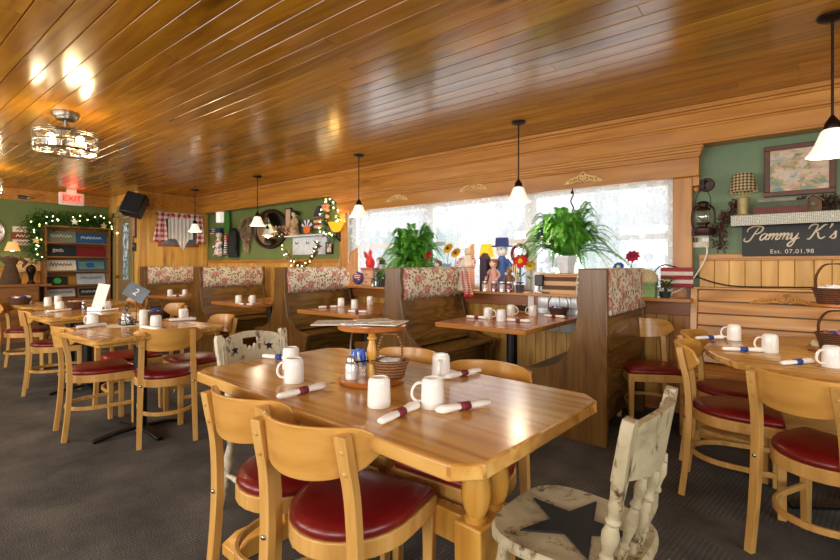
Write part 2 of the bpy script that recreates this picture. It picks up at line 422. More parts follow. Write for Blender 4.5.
        if not closed: fs.append((3, 2, 1, 0)); e = (N - 1) * 4; fs.append((e, e + 1, e + 2, e + 3))
        return s.add(vs, fs)
    def loft(s, rings, cap=True):           # rings: lists of equal length
        n = len(rings[0]); vs = [p for r in rings for p in r]; fs = []
        for i in range(len(rings) - 1):
            for k in range(n):
                k2 = (k + 1) % n; fs.append((i * n + k, i * n + k2, (i + 1) * n + k2, (i + 1) * n + k))
        if cap: fs.append(tuple(range(n - 1, -1, -1))); fs.append(tuple(range((len(rings) - 1) * n, len(rings) * n)))
        return s.add(vs, fs)
    def sheet(s, fn, nu, nv, th=0):         # surface fn(u,v) in 0..1
        vs = [fn(i / nu, j / nv) for i in range(nu + 1) for j in range(nv + 1)]
        fs = [(i * (nv + 1) + j, (i + 1) * (nv + 1) + j, (i + 1) * (nv + 1) + j + 1, i * (nv + 1) + j + 1) for i in range(nu) for j in range(nv)]
        return s.add(vs, fs)
    def build(s, name, mat, parent=None, bevel=0, ang=38, loc=None, rz=None, solid=0):
        me = bpy.data.meshes.new(name); me.from_pydata([tuple(p) for p in s.v], [], s.f); me.update()
        import bmesh
        bm = bmesh.new(); bm.from_mesh(me); bmesh.ops.recalc_face_normals(bm, faces=bm.faces); bm.to_mesh(me); bm.free()
        me.polygons.foreach_set('use_smooth', [True] * len(me.polygons))
        me.set_sharp_from_angle(angle=R(ang))
        o = bpy.data.objects.new(name, me); COL.objects.link(o); me.materials.append(mat)
        if parent is not None: o.parent = parent
        if loc is not None: o.location = loc
        if rz is not None: o.rotation_euler = (0, 0, rz)
        if solid:
            md = o.modifiers.new('thickness', 'SOLIDIFY'); md.thickness = solid; md.offset = 0
        if bevel:
            md = o.modifiers.new('edge', 'BEVEL'); md.width = bevel; md.segments = 2; md.limit_method = 'ANGLE'; md.angle_limit = R(40)
        return o
def tag(o, label, cat, group=None):
    o['label'] = label; o['category'] = cat
    if group: o['group'] = group
    return o
def thing(name, label, cat, loc=(0, 0, 0), rz=0, group=None):
    o = bpy.data.objects.new(name, None); COL.objects.link(o); o.empty_display_size = .1
    o.location = loc; o.rotation_euler = (0, 0, rz)
    return tag(o, label, cat, group)
def struct(o): o['kind'] = 'structure'; return o
def dup(root, loc, rz, label=None, group=None):
    kids = {}
    for o in list(bpy.data.objects):
        if o.parent is not None: kids.setdefault(o.parent.name, []).append(o)
    def cp(o, par):
        c = o.copy(); COL.objects.link(c)
        if par is not None: c.parent = par
        for ch in kids.get(o.name, []): cp(ch, c)
        return c
    r = cp(root, None); r.location = loc; r.rotation_euler = (0, 0, rz)
    if label: r['label'] = label
    if group: r['group'] = group
    return r
def text_mesh(txt, size, name, mat, parent, T, depth=.002, align='CENTER', spacing=1.0):
    cu = bpy.data.curves.new(name, 'FONT'); cu.body = txt; cu.size = size; cu.extrude = depth; cu.align_x = align; cu.align_y = 'CENTER'; cu.space_character = spacing
    tmp = bpy.data.objects.new(name + '_tmp', cu); COL.objects.link(tmp)
    dg = bpy.context.evaluated_depsgraph_get(); me = bpy.data.meshes.new_from_object(tmp.evaluated_get(dg))
    bpy.data.objects.remove(tmp); bpy.data.curves.remove(cu)
    me.materials.clear(); me.materials.append(mat); me.name = name
    o = bpy.data.objects.new(name, me); COL.objects.link(o); o.parent = parent; o.matrix_local = T
    return o
FACE_Y = rotm(PI / 2, 0, 0)              # text facing -Y (read by someone looking towards +Y)
FACE_X = rotm(PI / 2, 0, PI / 2)         # text facing +X
def circle(r, n, cx=0, cy=0): return [(cx + r * math.cos(2 * PI * k / n), cy + r * math.sin(2 * PI * k / n)) for k in range(n)]
def rrect(x0, x1, y0, y1, r, n=5):
    out = []
    for cx, cy, a0 in ((x1 - r, y1 - r, 0), (x0 + r, y1 - r, 90), (x0 + r, y0 + r, 180), (x1 - r, y0 + r, 270)):
        for k in range(n + 1):
            a = R(a0 + 90 * k / n); out.append((cx + r * math.cos(a), cy + r * math.sin(a)))
    return out
def star(r, r2, rot=PI / 2, n=5): return [((r if k % 2 == 0 else r2) * math.cos(rot + PI * k / n), (r if k % 2 == 0 else r2) * math.sin(rot + PI * k / n)) for k in range(2 * n)]

# ------------------------------------------------------------------ the room
ZC, YW, XB = 2.42, 4.3, -9.7          # ceiling height, window wall, wall at the far end
XE, YS = 2.8, -2.85
XP, YP = -8.43, 3.1                   # pine wall with the curtain, door wall
struct(MB().bx(XB - .1, XE + .1, YS - .1, YW + .15, -.1, 0).build('floor', CARPET))
cm = MB(); pw = .118; y = YS
while y < 4.14:
    x = XB + random.uniform(-2.5, 0)
    while x < XE:
        L = random.uniform(1.6, 3.4); x1 = min(x + L, XE); y1 = min(y + pw, 4.16)
        if x1 > XB:
            xa = max(x, XB); g = .0045; h = .006
            out = [(y + .0012, ZC + .02), (y + .0012, ZC + h), (y + g, ZC), (y1 - g, ZC), (y1 - .0012, ZC + h), (y1 - .0012, ZC + .02)]
            cm.prism_yz(out, xa + .0012, x1 - .0012)
        x += L
    y += pw
cm.bx(XB, XE, YS, YW, ZC + .02, ZC + .06)
struct(cm.build('ceiling', W_CEIL, ang=15))
# walls
WX0, WX1, WZ0, WZ1 = -4.62, -.735, .94, 1.93
wl = MB(); wl.bx(XP, WX0, YW, YW + .15, 0, ZC).bx(WX0, WX1, YW, YW + .15, 0, WZ0).bx(WX0, WX1, YW, YW + .15, WZ1, ZC)
struct(wl.build('wall_window', GREEN))
struct(MB().bx(WX1, XE, YW, YW + .15, 0, ZC).build('wall_alcove', GREEN2))
struct(MB().bx(XB - .1, XB, YS, YP + .1, 0, ZC).build('wall_far', GREEN))
struct(MB().bx(XP - .12, XP, YP, YW, 0, ZC).build('wall_pine', W_PINEX))
DX0, DX1 = -9.34, -8.62
struct(MB().bx(XB, DX0, YP, YP + .1, 0, ZC).bx(DX1, XP - .12, YP, YP + .1, 0, ZC).bx(DX0, DX1, YP, YP + .1, 2.04, ZC).build('wall_door', W_PINE))
struct(MB().bx(XE, XE + .1, YS, YW + .15, 0, .75).bx(XE, XE + .1, YS, YW + .15, 2.05, ZC).bx(XE, XE + .1, YS, -.5, .75, 2.05).bx(XE, XE + .1, 1.7, YW + .15, .75, 2.05).build('wall_side', GREEN2))
fw = MB().bx(XB, XE, YS - .1, YS, 0, .8).bx(XB, XE, YS - .1, YS, 2.1, ZC); xs = [XB]
for wx in (-7.6, -4.9, -2.2, .5): xs += [wx - .95, wx + .95]
xs.append(XE)
for i in range(0, len(xs), 2): fw.bx(xs[i], xs[i + 1], YS - .1, YS, .8, 2.1)
struct(fw.build('wall_front', CREAM))
def planks_x(x0, x1, yf, z0, z1, w, th=.02, facing=-1):     # upright boards on a wall along x
    m = MB(); x = x0
    while x < x1 - .01:
        a = min(x + w * random.uniform(.92, 1.08), x1); g = .004
        m.prism([(x + .0008, yf), (x + .0008, yf + facing * (th - .005)), (x + g, yf + facing * th), (a - g, yf + facing * th), (a - .0008, yf + facing * (th - .005)), (a - .0008, yf)], z0, z1); x = a
    return m
def planks_y(y0, y1, xf, z0, z1, w, th=.02, facing=1):
    m = MB(); y = y0
    while y < y1 - .01:
        a = min(y + w * random.uniform(.92, 1.08), y1); g = .004
        m.prism([(xf, y + .0008), (xf + facing * (th - .005), y + .0008), (xf + facing * th, y + g), (xf + facing * th, a - g), (xf + facing * (th - .005), a - .0008), (xf, a - .0008)], z0, z1); y = a
    return m
struct(planks_x(XP + .03, WX0 - .12, YW, 0, 1.23, .1).build('trim_1', W_PINE, ang=15))          # wainscot beside the window
struct(planks_x(WX0 - .12, WX1 + .18, YW, 0, .84, .1).build('trim_2', W_PINE, ang=15))         # wainscot under the sill
struct(planks_x(WX1 + .18, XE, YW, 0, 1.245, .1).build('trim_3', W_PINE, ang=15))
struct(planks_y(YP, YW - .03, XP, 0, 2.14, .14).build('trim_4', W_PINEX, ang=15))
struct(MB().bx(XP + .02, WX0 - .1, YW - .035, YW, 1.23, 1.285).build('trim_5', W_TRIM, bevel=.005))
struct(MB().bx(WX1 + .18, XE, YW - .035, YW, 1.245, 1.285).bx(WX1 + .18, XE, YW - .05, YW, 1.235, 1.25).build('trim_6', W_TRIM, bevel=.005))
struct(planks_y(YS, YP - .02, XB, 0, 1.1, .1).build('trim_7', W_PINEX, ang=15))
struct(MB().bx(XB, XB + .035, YS, YP, 1.1, 1.15).build('trim_8', wood('pine_rail_far', '#a4662a', '#bf8238', '#cf9550', 'Y', .35), bevel=.005))
# lowered beam of boards running along the wall in front of the window
fa = MB().bx(XP + .02, XE, 4.1, YW, 2.135, ZC)
struct(fa.build('trim_9', W_FASCIA))
ml = MB()
for z0, z1, d in ((2.385, 2.42, .04), (2.365, 2.385, .022), (2.268, 2.292, .022), (2.25, 2.268, .012), (2.12, 2.14, .012)): ml.bx(XP + .02, XE, 4.1 - d, 4.1, z0, z1)
struct(ml.build('trim_10', W_TRIM, bevel=.006))
struct(MB().bx(XP, XP + .05, YP, 4.1, 2.13, ZC).build('trim_11', W_FASCIA))
struct(MB().bx(XB, XB + .05, YS, YP, 2.24, ZC).build('trim_12', W_TRIM))
# window: header board with crown, side posts, sill, apron
hd = MB().bx(WX0 - .13, WX1 + .19, 4.19, YW, 1.9, 2.135)
struct(hd.build('trim_13', W_FASCIA, bevel=.004))
cr = MB()
for z, d in ((2.1, .075), (2.08, .055), (2.06, .035), (2.045, .02)): cr.bx(WX0 - .13 - d * .4, WX1 + .19 + d * .5, 4.19 - d, 4.19 + .02, z, z + .03)
struct(cr.build('trim_14', W_TRIM, bevel=.006))
for i, (a, b) in enumerate(((WX0 - .12, WX0 + .0), (WX1, WX1 + .14))):
    struct(MB().bx(a, b, 4.23, YW, .0, 1.9).build('trim_%d' % (15 + i), W_TRIMV, bevel=.006))
struct(MB().bx(WX1 + .14, WX1 + .185, 4.24, YW, 1.83, 1.9).ball((WX1 + .165, 4.25, 1.80), .022).build('trim_17', W_TRIM))
struct(MB().bx(WX0 - .12, WX1 + .16, 4.0, YW + .14, .915, .94).build('trim_18', W_TRIM, bevel=.004))      # deep sill shelf
struct(MB().bx(WX0 - .12, WX1 + .16, 4.17, 4.2, .80, .914).build('trim_19', W_APRON, bevel=.004))
struct(MB().bx(XP + .02, XE, YW - .034, YW - .021, 0, .12).build('baseboard_window', W_APRON))
struct(MB().bx(XB + .021, XB + .034, YS, YP, 0, .12).build('baseboard_far', W_APRON))
# three sash windows
n = 3; ww = (WX1 - WX0) / n
for i in range(n):
    a, b = WX0 + i * ww, WX0 + (i + 1) * ww; f = MB()
    yc = YW + .09
    f.bx(a, a + .06, yc - .03, yc + .03, WZ0, WZ1).bx(b - .06, b, yc - .03, yc + .03, WZ0, WZ1).bx(a + .06, b - .06, yc - .03, yc + .03, WZ0, WZ0 + .06).bx(a + .06, b - .06, yc - .03, yc + .03, WZ1 - .06, WZ1)
    f.bx(a + .06, b - .06, yc - .025, yc + .025, 1.42, 1.47)
    w = struct(f.build('window_%d' % (i + 1), WHITE, bevel=.004))
    MB().bx(a + .06, b - .06, yc - .004, yc, WZ0 + .06, WZ1 - .06).build('pane', GLASS, w)
# outside ground with a verge of hedge beyond the window
struct(MB().bx(-14, 6, YW + .3, 20, -.3, -.2).build('ground', M('#b9b9b4', .9, name='pale_parking_lot')))
# ------------------------------------------------------------------ maple chair with burgundy seat (faces local +Y)
def seat_outline(k=1.0, n=14):
    k *= .965
    out = [(-.208 * k, .04), (-.212 * k, .195 * k), (-.195 * k, .212 * k), (.195 * k, .212 * k), (.212 * k, .195 * k), (.208 * k, .04)]
    for i in range(1, n):
        a = PI * i / n; out.append((.208 * k * math.cos(a), .04 - .235 * k * math.sin(a)))
    return out
def make_chair(label):
    t = thing('dining_chair', label, 'chair')
    m = MB(); o = seat_outline(1.0)
    def ring(k, z): return [(x * k, (y - .0) * k, z) for x, y in o]
    m.loft([ring(.97, .432), ring(1.0, .44), ring(.995, .452), ring(.95, .463), ring(.8, .472), ring(.5, .476), ring(.1, .477)])
    m.build('seat', VINYL, t, ang=60)
    f = MB(); f.prism(seat_outline(1.02), .378, .432); f.build('seat_frame', W_CHAIR, t, bevel=.004)
    for s in (-1, 1):
        path = smooth_path([(s * .166, -.225, 0), (s * .162, -.203, .2), (s * .158, -.192, .4), (s * .153, -.2, .58), (s * .15, -.222, .69), (s * .148, -.234, .75), (s * .148, -.236, .764)], 4)
        w = [.03 + .006 * min(1, i / 8) for i in range(len(path))]; w[-1] = .018
        MB().bar(path, w, .03).build('leg', W_CHAIR, t, bevel=.005)
    for s in (-1, 1):
        p = [(s * .186, .19, 0), (s * .186, .19, .2), (s * .186, .19, .43)]
        MB().bar(p, [.026, .034, .042], .036).build('leg', W_CHAIR, t, bevel=.004)
    hoop = [(-.186, .175, .2), (-.176, .02, .2)] + [(-.172 * math.cos(PI * i / 12), .0 - .19 * math.sin(PI * i / 12), .2) for i in range(1, 12)] + [(.176, .02, .2), (.186, .175, .2)]
    MB().bar(smooth_path(hoop, 2), .026, .016, (0, 0, 1)).build('stretcher', W_CHAIR, t, bevel=.003)
    bk = MB(); N = 24; rings = []
    for i in range(N + 1):
        u = -1 + 2 * i / N; x = .215 * u; au = abs(u)
        k = min(1.0, max(0.0, (au - .72) / .28)); cap = .062 * (1 - math.sqrt(max(0, 1 - k * k)))
        zt = .78 - .006 * au ** 2 - cap; zb = .628 + .05 * au ** 2.6 + cap * .85
        if zb > zt - .012: zb = zt - .012
        def yy(z): return -.256 + .116 * au ** 2 - .14 * (z - .63)
        th = .012
        rings.append([(x, yy(zb), zb), (x, yy((zb + zt) / 2), (zb + zt) / 2), (x, yy(zt), zt), (x, yy(zt) + th, zt), (x, yy((zb + zt) / 2) + th, (zb + zt) / 2), (x, yy(zb) + th, zb)])
    bk.loft(rings); bk.build('backrest', W_CHAIRX, t, bevel=.003)
    for s in (-1, 1):
        for z in (.66, .72): MB().ball((s * .15, -.231 - .2 * (z - .66), z), .0075, 8, 6, (1, .5, 1)).build('wood_plug', W_CHAIR, t)
        MB().ball((s * .157, -.211, .405), .008, 8, 6, (1, .6, 1)).build('bolt', STEEL, t)
    return t
CH0 = make_chair('maple chair with burgundy seat at the big oak table, its curved back overlapping no other thing')
CG = 'maple chairs with burgundy seats'
def chair(x, y, deg, label):
    global CH0
    if not CH0.get('used'):
        CH0['used'] = 1; CH0.location = (x, y, 0); CH0.rotation_euler = (0, 0, R(deg)); CH0['label'] = label; CH0['group'] = CG; return CH0
    c = dup(CH0, (x, y, 0), R(deg), label, CG)
    return c
chair(-1.085, 1.012, 11, 'big front maple chair with burgundy seat, backrest toward the viewer, under oak table corner')
chair(-1.44, 1.045, 4, 'maple chair side by side with the big front chair, by the chair with two stars')
chair(-1.46, 1.57, 180, 'maple chair behind the two-tier caddy, its back rising past the far table edge')
chair(-.985, 1.53, 182, 'maple chair backed toward the fern booth at the bare end of the oak table')
chair(.13, 2.49, -30, 'maple chair with its back to the viewer at the round table')
chair(-.225, 2.94, -86, 'maple chair seen from its side, tucked at the rounded table edge by the blue-banded rolls')
chair(-.27, 3.38, -96, 'maple chair half hidden behind another chair at the round table, close to the wall bench')
chair(-.80, 3.76, 209, 'maple chair standing apart against the booth end under the painted flag board')
chair(-3.45, 1.465, 68, 'maple chair with its back to us at the table with the number stand')
chair(-3.97, 1.20, -6, 'maple chair in side view at the end of the number stand table')
chair(-3.74, 1.83, 172, 'maple chair with only back top and seat showing behind the number stand table')
chair(-4.33, 1.52, -90, 'maple chair between the number stand table and the menu table')
chair(-5.58, 1.33, -15, 'maple chair in side view at the menu table')
chair(-5.25, 2.12, 176, 'maple chair on the booth side of the menu table')
chair(-6.95, 1.38, -25, 'maple chair with a light back at the farthest loose table, by the basket of packets')
chair(-6.75, 2.3, 185, 'maple chair at the booth side of the farthest loose table')

# ------------------------------------------------------------------ white country chair with painted stars (faces local +Y)
TURN = [(.011, 0), (.013, .06), (.016, .12), (.012, .16), (.017, .19), (.017, .21), (.012, .235), (.014, .3), (.02, .42), (.021, .5), (.015, .6), (.012, .64), (.018, .67), (.018, .69), (.012, .72), (.014, .8), (.019, .88), (.015, .95), (.012, 1)]
def bend(x, z): return -.13 - .06 * (1 - (x / .2) ** 2) - .17 * (z - .47)
def make_white(label, hole=True, paint=None):
    paint = paint or DISTRESS
    t = thing('country_chair', label, 'chair')
    o = []
    for i in range(40):
        a = 2 * PI * i / 40; c, s_ = math.cos(a), math.sin(a)
        r = 1 / ((abs(c) ** 3.2 + abs(s_) ** 3.2) ** (1 / 3.2)); w = .205 * (1 + .06 * s_); o.append((w * r * c, .205 * r * s_))
    def ring(k, z): return [(x * k, y * k, z) for x, y in o]
    se = MB().loft([ring(.93, .425), ring(1.0, .436), ring(1.0, .452), ring(.96, .462), ring(.8, .458), ring(.3, .455)]).build('seat', paint, t, ang=50)
    MB().prism(star(.165, .062, R(71)), .4555, .4625).build('painted_star', STAR, se)
    for s in (-1, 1):
        up = MB(); pts = [(s * .145, bend(.15, .47) + .02, .455), (s * .172, bend(.172, .66), .66)]
        up.between(pts[0], pts[1], [(r * 1.02, q) for r, q in TURN], 12)
        pa = [Vector((s * .172, bend(.172, z), z)) + Vector((s * (z - .65) * .06, 0, 0)) for z in (.65, .69, .76, .83, .85)]
        up.bar(pa, [.022, .04, .046, .044, .03], .028)
        up.build('back_post', paint, t, bevel=.006)
    for i, x in enumerate((-.1, -.034, .034, .1)):
        MB().between((x * .8, bend(x, .47) + .02, .455), (x * .95, bend(x, .69), .69), [(r * .78, q) for r, q in TURN], 10).build('spindle', paint, t)
    cr = MB(); N = 40; th = .018
    def span(u):
        au = abs(u); top = .822 + .028 * math.cos(u * PI * .5) - .02 * max(0, (au - .75) / .25); bot = .685 - .008 * math.cos(u * PI)
        seg = [(bot, top)]
        if au < .24 and hole:
            zt = .818; zb = .785 - .022 * math.cos(min(1, au / .24) * PI * .5) + .012 * math.cos(au / .24 * PI * 3)
            seg = [(bot, zb), (zt, top)]
        if .86 < au < .95: seg = [(bot, .715), (.79, top)]
        return seg
    for i in range(N):
        u0 = -1 + 2 * i / N; u1 = u0 + 2 / N; um = (u0 + u1) / 2
        s0 = span(u0 + 1e-4) if len(span(u0 + 1e-4)) == len(span(um)) else span(um); s1 = span(u1 - 1e-4) if len(span(u1 - 1e-4)) == len(span(um)) else span(um)
        for (a0, b0), (a1, b1) in zip(s0, s1):
            x0, x1 = u0 * .178, u1 * .178; vs = []
            for x, a, b in ((x0, a0, b0), (x1, a1, b1)):
                for z in (a, b): vs += [(x, bend(x, z), z), (x, bend(x, z) + th, z)]
            cr.add(vs, [(0, 4, 6, 2), (1, 3, 7, 5), (0, 1, 5, 4), (2, 6, 7, 3), (0, 2, 3, 1), (4, 5, 7, 6)])
    crest = cr.build('crest_rail', paint, t)
    for s in (-1, 1):
        mm = MB(); x = s * .098; z = .765
        for face, dy in ((1, th + .0015),):
            mm2 = [(x + a, z + b) for a, b in star(.026, .011)]
            y = bend(x, z) + dy; dzdx = (bend(x + .01, z) - bend(x - .01, z)) / .02
            vs = [(p, y + dzdx * (p - x) - .28 * (q - z), q) for p, q in mm2] + [(x, y, z)]
            mm.add(vs, [(k, (k + 1) % 10, 10) for k in range(10)])
        mm.build('painted_star', STAR, crest)
    LT = [(.014, 0), (.013, .04), (.019, .12), (.02, .17), (.014, .22), (.02, .25), (.02, .28), (.015, .31), (.022, .45), (.025, .55), (.018, .68), (.016, .74), (.022, .78), (.022, .81), (.017, .86), (.018, 1)]
    for sx in (-1, 1):
        for sy in (-1, 1): MB().between((sx * .19, sy * .185, 0), (sx * .14, sy * .14, .43), LT, 12).build('leg', paint, t)
    ST = [(.008, 0), (.012, .2), (.019, .45), (.02, .55), (.012, .8), (.008, 1)]
    for s in (-1, 1): MB().between((s * .17, -.165, .17), (s * .17, .165, .17), ST, 10).build('stretcher', paint, t)
    MB().between((-.17, 0, .17), (.17, 0, .17), ST, 10).build('stretcher', paint, t)
    return t
w = make_white('white distressed country chair with one big black star on its seat', hole=False, paint=DISTRESS_SHADED)
w.location = (-.48, 1.315, 0); w.rotation_euler = (0, 0, R(87)); w['group'] = 'white star chairs'
w2 = make_white('white distressed country chair whose crest shows two small stars and a handle hole'); w2['group'] = 'white star chairs'
w2.location = (-2.0, 1.365, 0); w2.rotation_euler = (0, 0, R(-90))

# ------------------------------------------------------------------ big oak trestle table
t = thing('trestle_table', 'big oak trestle table with clipped corners and turned legs, laid with mugs and rolls', 'table', (-1.25, 1.29, 0), R(-3.6))
c = .06; hx, hy = .735, .388
out = [(-hx, -hy + c), (-hx + c, -hy), (hx - c, -hy), (hx, -hy + c), (hx, hy - c), (hx - c, hy), (-hx + c, hy), (-hx, hy - c)]
tp = MB()
tp.prism(out, .708, .75)
top = tp.build('tabletop', W_TABLE, t, bevel=.006)
BAL = [(.034, 0), (.036, .03), (.027, .06), (.038, .16), (.046, .32), (.044, .45), (.031, .68), (.028, .78), (.034, .84), (.036, .9), (.03, .93), (.036, 1)]
for sx in (-1, 1):
    X = sx * .515
    MB().bx(X - .05, X + .05, -.28, .28, .67, .708).build('cleat', W_TLEG, t, bevel=.004)
    for yy in (-.052, .052): MB().between((X, yy, .43), (X, yy, .67), BAL, 18).build('leg', W_TLEG, t)
    MB().bx(X - .048, X + .048, -.1, .1, .06, .43).build('trestle_post', W_TLEG, t, bevel=.006)
    MB().prism_yz([(-.33, 0), (.33, 0), (.33, .045), (.27, .075), (-.27, .075), (-.33, .045)], X - .055, X + .055).build('foot', W_TLEG, t, bevel=.006)
MB().bx(-.47, .47, -.022, .022, .30, .40).build('stretcher', W_TLEG, t, bevel=.004)

# ------------------------------------------------------------------ loose square tables on black pedestals
def sq_table(label, x, y, deg, hx, hy, mat=W_TABLE, name='cafe_table', group=None, r=.05, apron=True, foot=.3):
    t = thing(name, label, 'table', (x, y, 0), R(deg), group)
    MB().prism(rrect(-hx, hx, -hy, hy, r), .715, .75).build('tabletop', mat, t, bevel=.005)
    if apron: MB().bx(-hx + .05, hx - .05, -hy + .05, hy - .05, .69, .715).build('subtop', W_TLEG, t)
    MB().cyl((0, 0, .03), (0, 0, .66), .042, 18).build('pedestal_column', BLACK, t)
    MB().bx(-.16, .16, -.16, .16, .66, .69 if apron else .715).build('top_plate', BLACK, t)
    for k in range(4):
        a = PI / 2 * k + PI / 4 * 0; dx, dy = math.cos(a), math.sin(a)
        MB().bar([(0, 0, .045), (dx * foot * .5, dy * foot * .5, .035), (dx * foot, dy * foot, .012)], [.07, .055, .04], .022, (-dy, dx, 0)).build('foot', BLACK, t, bevel=.004)
    return t
sq_table('square oak table with the silver number stand and shaker rack', -3.66, 1.37, 2, .40, .43, r=.05)
sq_table('square oak table with the white menu card, between number stand and far loose table', -5.32, 1.52, 0, .44, .43, r=.08)
sq_table('farthest loose oak table, holding the basket of sugar packets', -6.72, 1.75, 0, .45, .5, r=.08)

# ------------------------------------------------------------------ booths
BX = [-8.38, -6.46, -4.52, -2.80, -1.02]
TX = [-7.08, -5.18, -3.45, -1.80]
def side_wave(pts, n=5): return [(p.x, p.y) for p in smooth_path([(a, b, 0) for a, b in pts], n)]
def booth(x, label, left=True, right=True, y0=3.13, y1=4.15):
    t = thing('booth_bench', label, 'booth', (x, y0, 0))
    L = y1 - y0
    rt = [(.10, 1.175), (.092, 1.08), (.105, .97), (.10, .88), (.125, .76), (.155, .64), (.205, .55), (.30, .49), (.40, .465), (.47, .46), (.50, .44), (.49, .38), (.46, .30), (.47, .18), (.50, .05), (.50, 0)]
    flat = [(.095, 1.175), (.095, 0)]
    rw = side_wave(rt) if right else flat
    lw = side_wave(rt) if left else flat
    out = [(a, b) for a, b in rw] + [(-a, b) for a, b in reversed(lw)]
    for ya in (0, L - .04):
        MB().prism_xz(out, ya, ya + .04).build('end_panel', W_BOOTH, t, bevel=.006)
    for s, on in ((-1, left), (1, right)):
        if on:
            # sloping plywood back
            MB().loft([[(s * .10, .04, .47), (s * .10, L - .04, .47), (s * .20, L - .04, .47), (s * .20, .04, .47)], [(s * .05, .04, .8), (s * .05, L - .04, .8), (s * .105, L - .04, .8), (s * .105, .04, .8)], [(s * .03, .04, 1.16), (s * .03, L - .04, 1.16), (s * .06, L - .04, 1.16), (s * .06, .04, 1.16)]]).build('back_panel', W_BOOTHY, t)
            MB().bx(min(s * .12, s * .48), max(s * .12, s * .48), .04, L - .04, .425, .455).build('seat', W_BOOTHY, t, bevel=.008)
            MB().bx(min(s * .36, s * .38), max(s * .36, s * .38), .04, L - .04, 0, .425).build('kick_board', W_BOOTHY, t)
        else:
            if s > 0:
                rg = []
                for z, d in ((.10, .03), (.3, .05), (.5, .085), (.65, .10), (.8, .085), (1.0, .05), (1.16, .03)): rg.append([(d - .03, .04, z), (d - .03, L - .04, z), (d, L - .04, z), (d, .04, z)])
                MB().loft(rg).build('back_panel', W_BOOTHY, t, ang=60)
    # padded rose-print roll over the top of the back
    for s in (-1, 1):
        if s < 0 and not left: continue
        thin = (s > 0 and not right)
        rings = []; N = 26
        for i in range(N + 1):
            yy = .045 + (L - .09) * i / N; wv = .006 * math.sin(i * 1.9) + .004 * math.sin(i * 4.3)
            e = .75 if i in (0, N) else 1.0
            d = .05 if thin else .085 * e
            prof = [(.0, 1.172), (.35, 1.176), (.8, 1.15), (1.0, 1.08), (1.0, .99), (.9, .915), (.55, .885), (.0, .88)]
            if thin: prof = [(.0, 1.172), (.8, 1.172), (1.0, 1.14), (1.0, 1.05), (1.05, .95), (1.1, .87), (.9, .86), (.0, .87)]
            rings.append([(s * (.055 + d * a), yy, z + (wv if z < 1 else wv * .3)) for a, z in prof])
        MB().loft(rings).build('cushion', FLORAL, t, ang=70)
    return t
booth(BX[0] + .085, 'single booth seat with rose-print cushion against the pine wall with the gingham curtain', left=False, right=True)
booth(BX[1], 'double booth bench with rose-print cushion below the coat hooks, second from the pine wall')
booth(BX[2], 'double booth bench with rose-print cushion below the round mirror and white wall shelf')
booth(BX[3], 'double booth bench with rose-print cushion under the fern beside the sunflower')
booth(BX[4], 'end booth bench with wavy panel and rose-print cloth beside the fern in the white pot', left=True, right=False)
for i, (x, lb) in enumerate(zip(TX, ('booth table closest to the pine wall with gingham curtain', 'booth table with two mugs under the round mirror', 'booth table with three mugs beneath the yellow sconce', 'booth table with basket of blue packets below the white-potted fern'))):
    t = thing('booth_table', 'brown ' + lb, 'table', (x, 3.50 if x > -2 else 3.46, 0), 0, 'booth tables')
    hw_ = .39 if x > -2 else .45
    MB().prism(rrect(-hw_, hw_, -.56, .56, .02), .715, .75).build('tabletop', W_TABLE2, t, bevel=.004)
    MB().cyl((0, .0, .02), (0, .0, .69), .045, 18).build('pedestal_column', BLACK, t)
    MB().bx(-.16, .16, -.16, .16, .69, .715).build('top_plate', BLACK, t)
    for k in range(4):
        a = PI / 2 * k; dx, dy = math.cos(a), math.sin(a)
        MB().bar([(0, 0, .04), (dx * .3, dy * .3, .012)], [.07, .04], .022, (-dy, dx, 0)).build('foot', BLACK, t)

# ------------------------------------------------------------------ round table and wall bench
t = thing('round_table', 'round oak table by the wall bench, laid with blue-banded rolls and mugs', 'table', (.39, 3.10, 0))
MB().lathe([(.745, .712), (.757, .718), (.76, .73), (.757, .745), (.748, .75)], 64).build('tabletop', W_TABLE, t)
MB().cyl((0, 0, .03), (0, 0, .68), .05, 18).build('pedestal_column', BLACK, t)
MB().cyl((0, 0, .68), (0, 0, .712), .2, 24).build('top_plate', BLACK, t)
for k in range(4):
    a = PI / 2 * k + .4; dx, dy = math.cos(a), math.sin(a)
    MB().bar([(0, 0, .05), (dx * .2, dy * .2, .04), (dx * .42, dy * .42, .012)], [.08, .06, .04], .024, (-dy, dx, 0)).build('foot', BLACK, t, bevel=.004)
t = thing('wall_bench', 'long honey oak bench with boarded back along the wall below the black sign', 'bench', (-.6, 4.2, 0))
LB = 2.9
bb = MB(); z = .46
for k in range(6):
    z1 = z + .092; bb.loft([[(0.05, .065 - .12 * (1 - (q - .45) / .55), q) if False else (.05, -.10 * (1 - (q - .45) / .56), q), (LB, -.10 * (1 - (q - .45) / .56), q), (LB, -.10 * (1 - (q - .45) / .56) + .03, q), (.05, -.10 * (1 - (q - .45) / .56) + .03, q)] for q in (z + .004, z1 - .004)]); z = z1
bb.build('backrest', W_BENCH, t, bevel=.004)
MB().loft([[(.05, -.085 * (1 - (q - .45) / .56) + .012, q), (LB, -.085 * (1 - (q - .45) / .56) + .012, q), (LB, .06, q), (.05, .06, q)] for q in (.46, 1.0)]).build('backing', W_DARK, t)
MB().prism_yz([(.07, 0), (.07, 1.02), (-.03, 1.02), (-.10, .5), (-.5, .46), (-.5, 0)], 0, .05).build('end_panel', W_BENCH, t, bevel=.005)
MB().bx(.05, LB, -.5, -.09, .42, .455).build('seat', W_BENCH, t, bevel=.005)
MB().bx(.05, LB, -.46, -.44, 0, .42).build('kick_board', W_BENCH, t)
MB().bx(.02, LB, -.03, .07, 1.012, 1.03).build('top_rail', W_BENCH, t, bevel=.004)
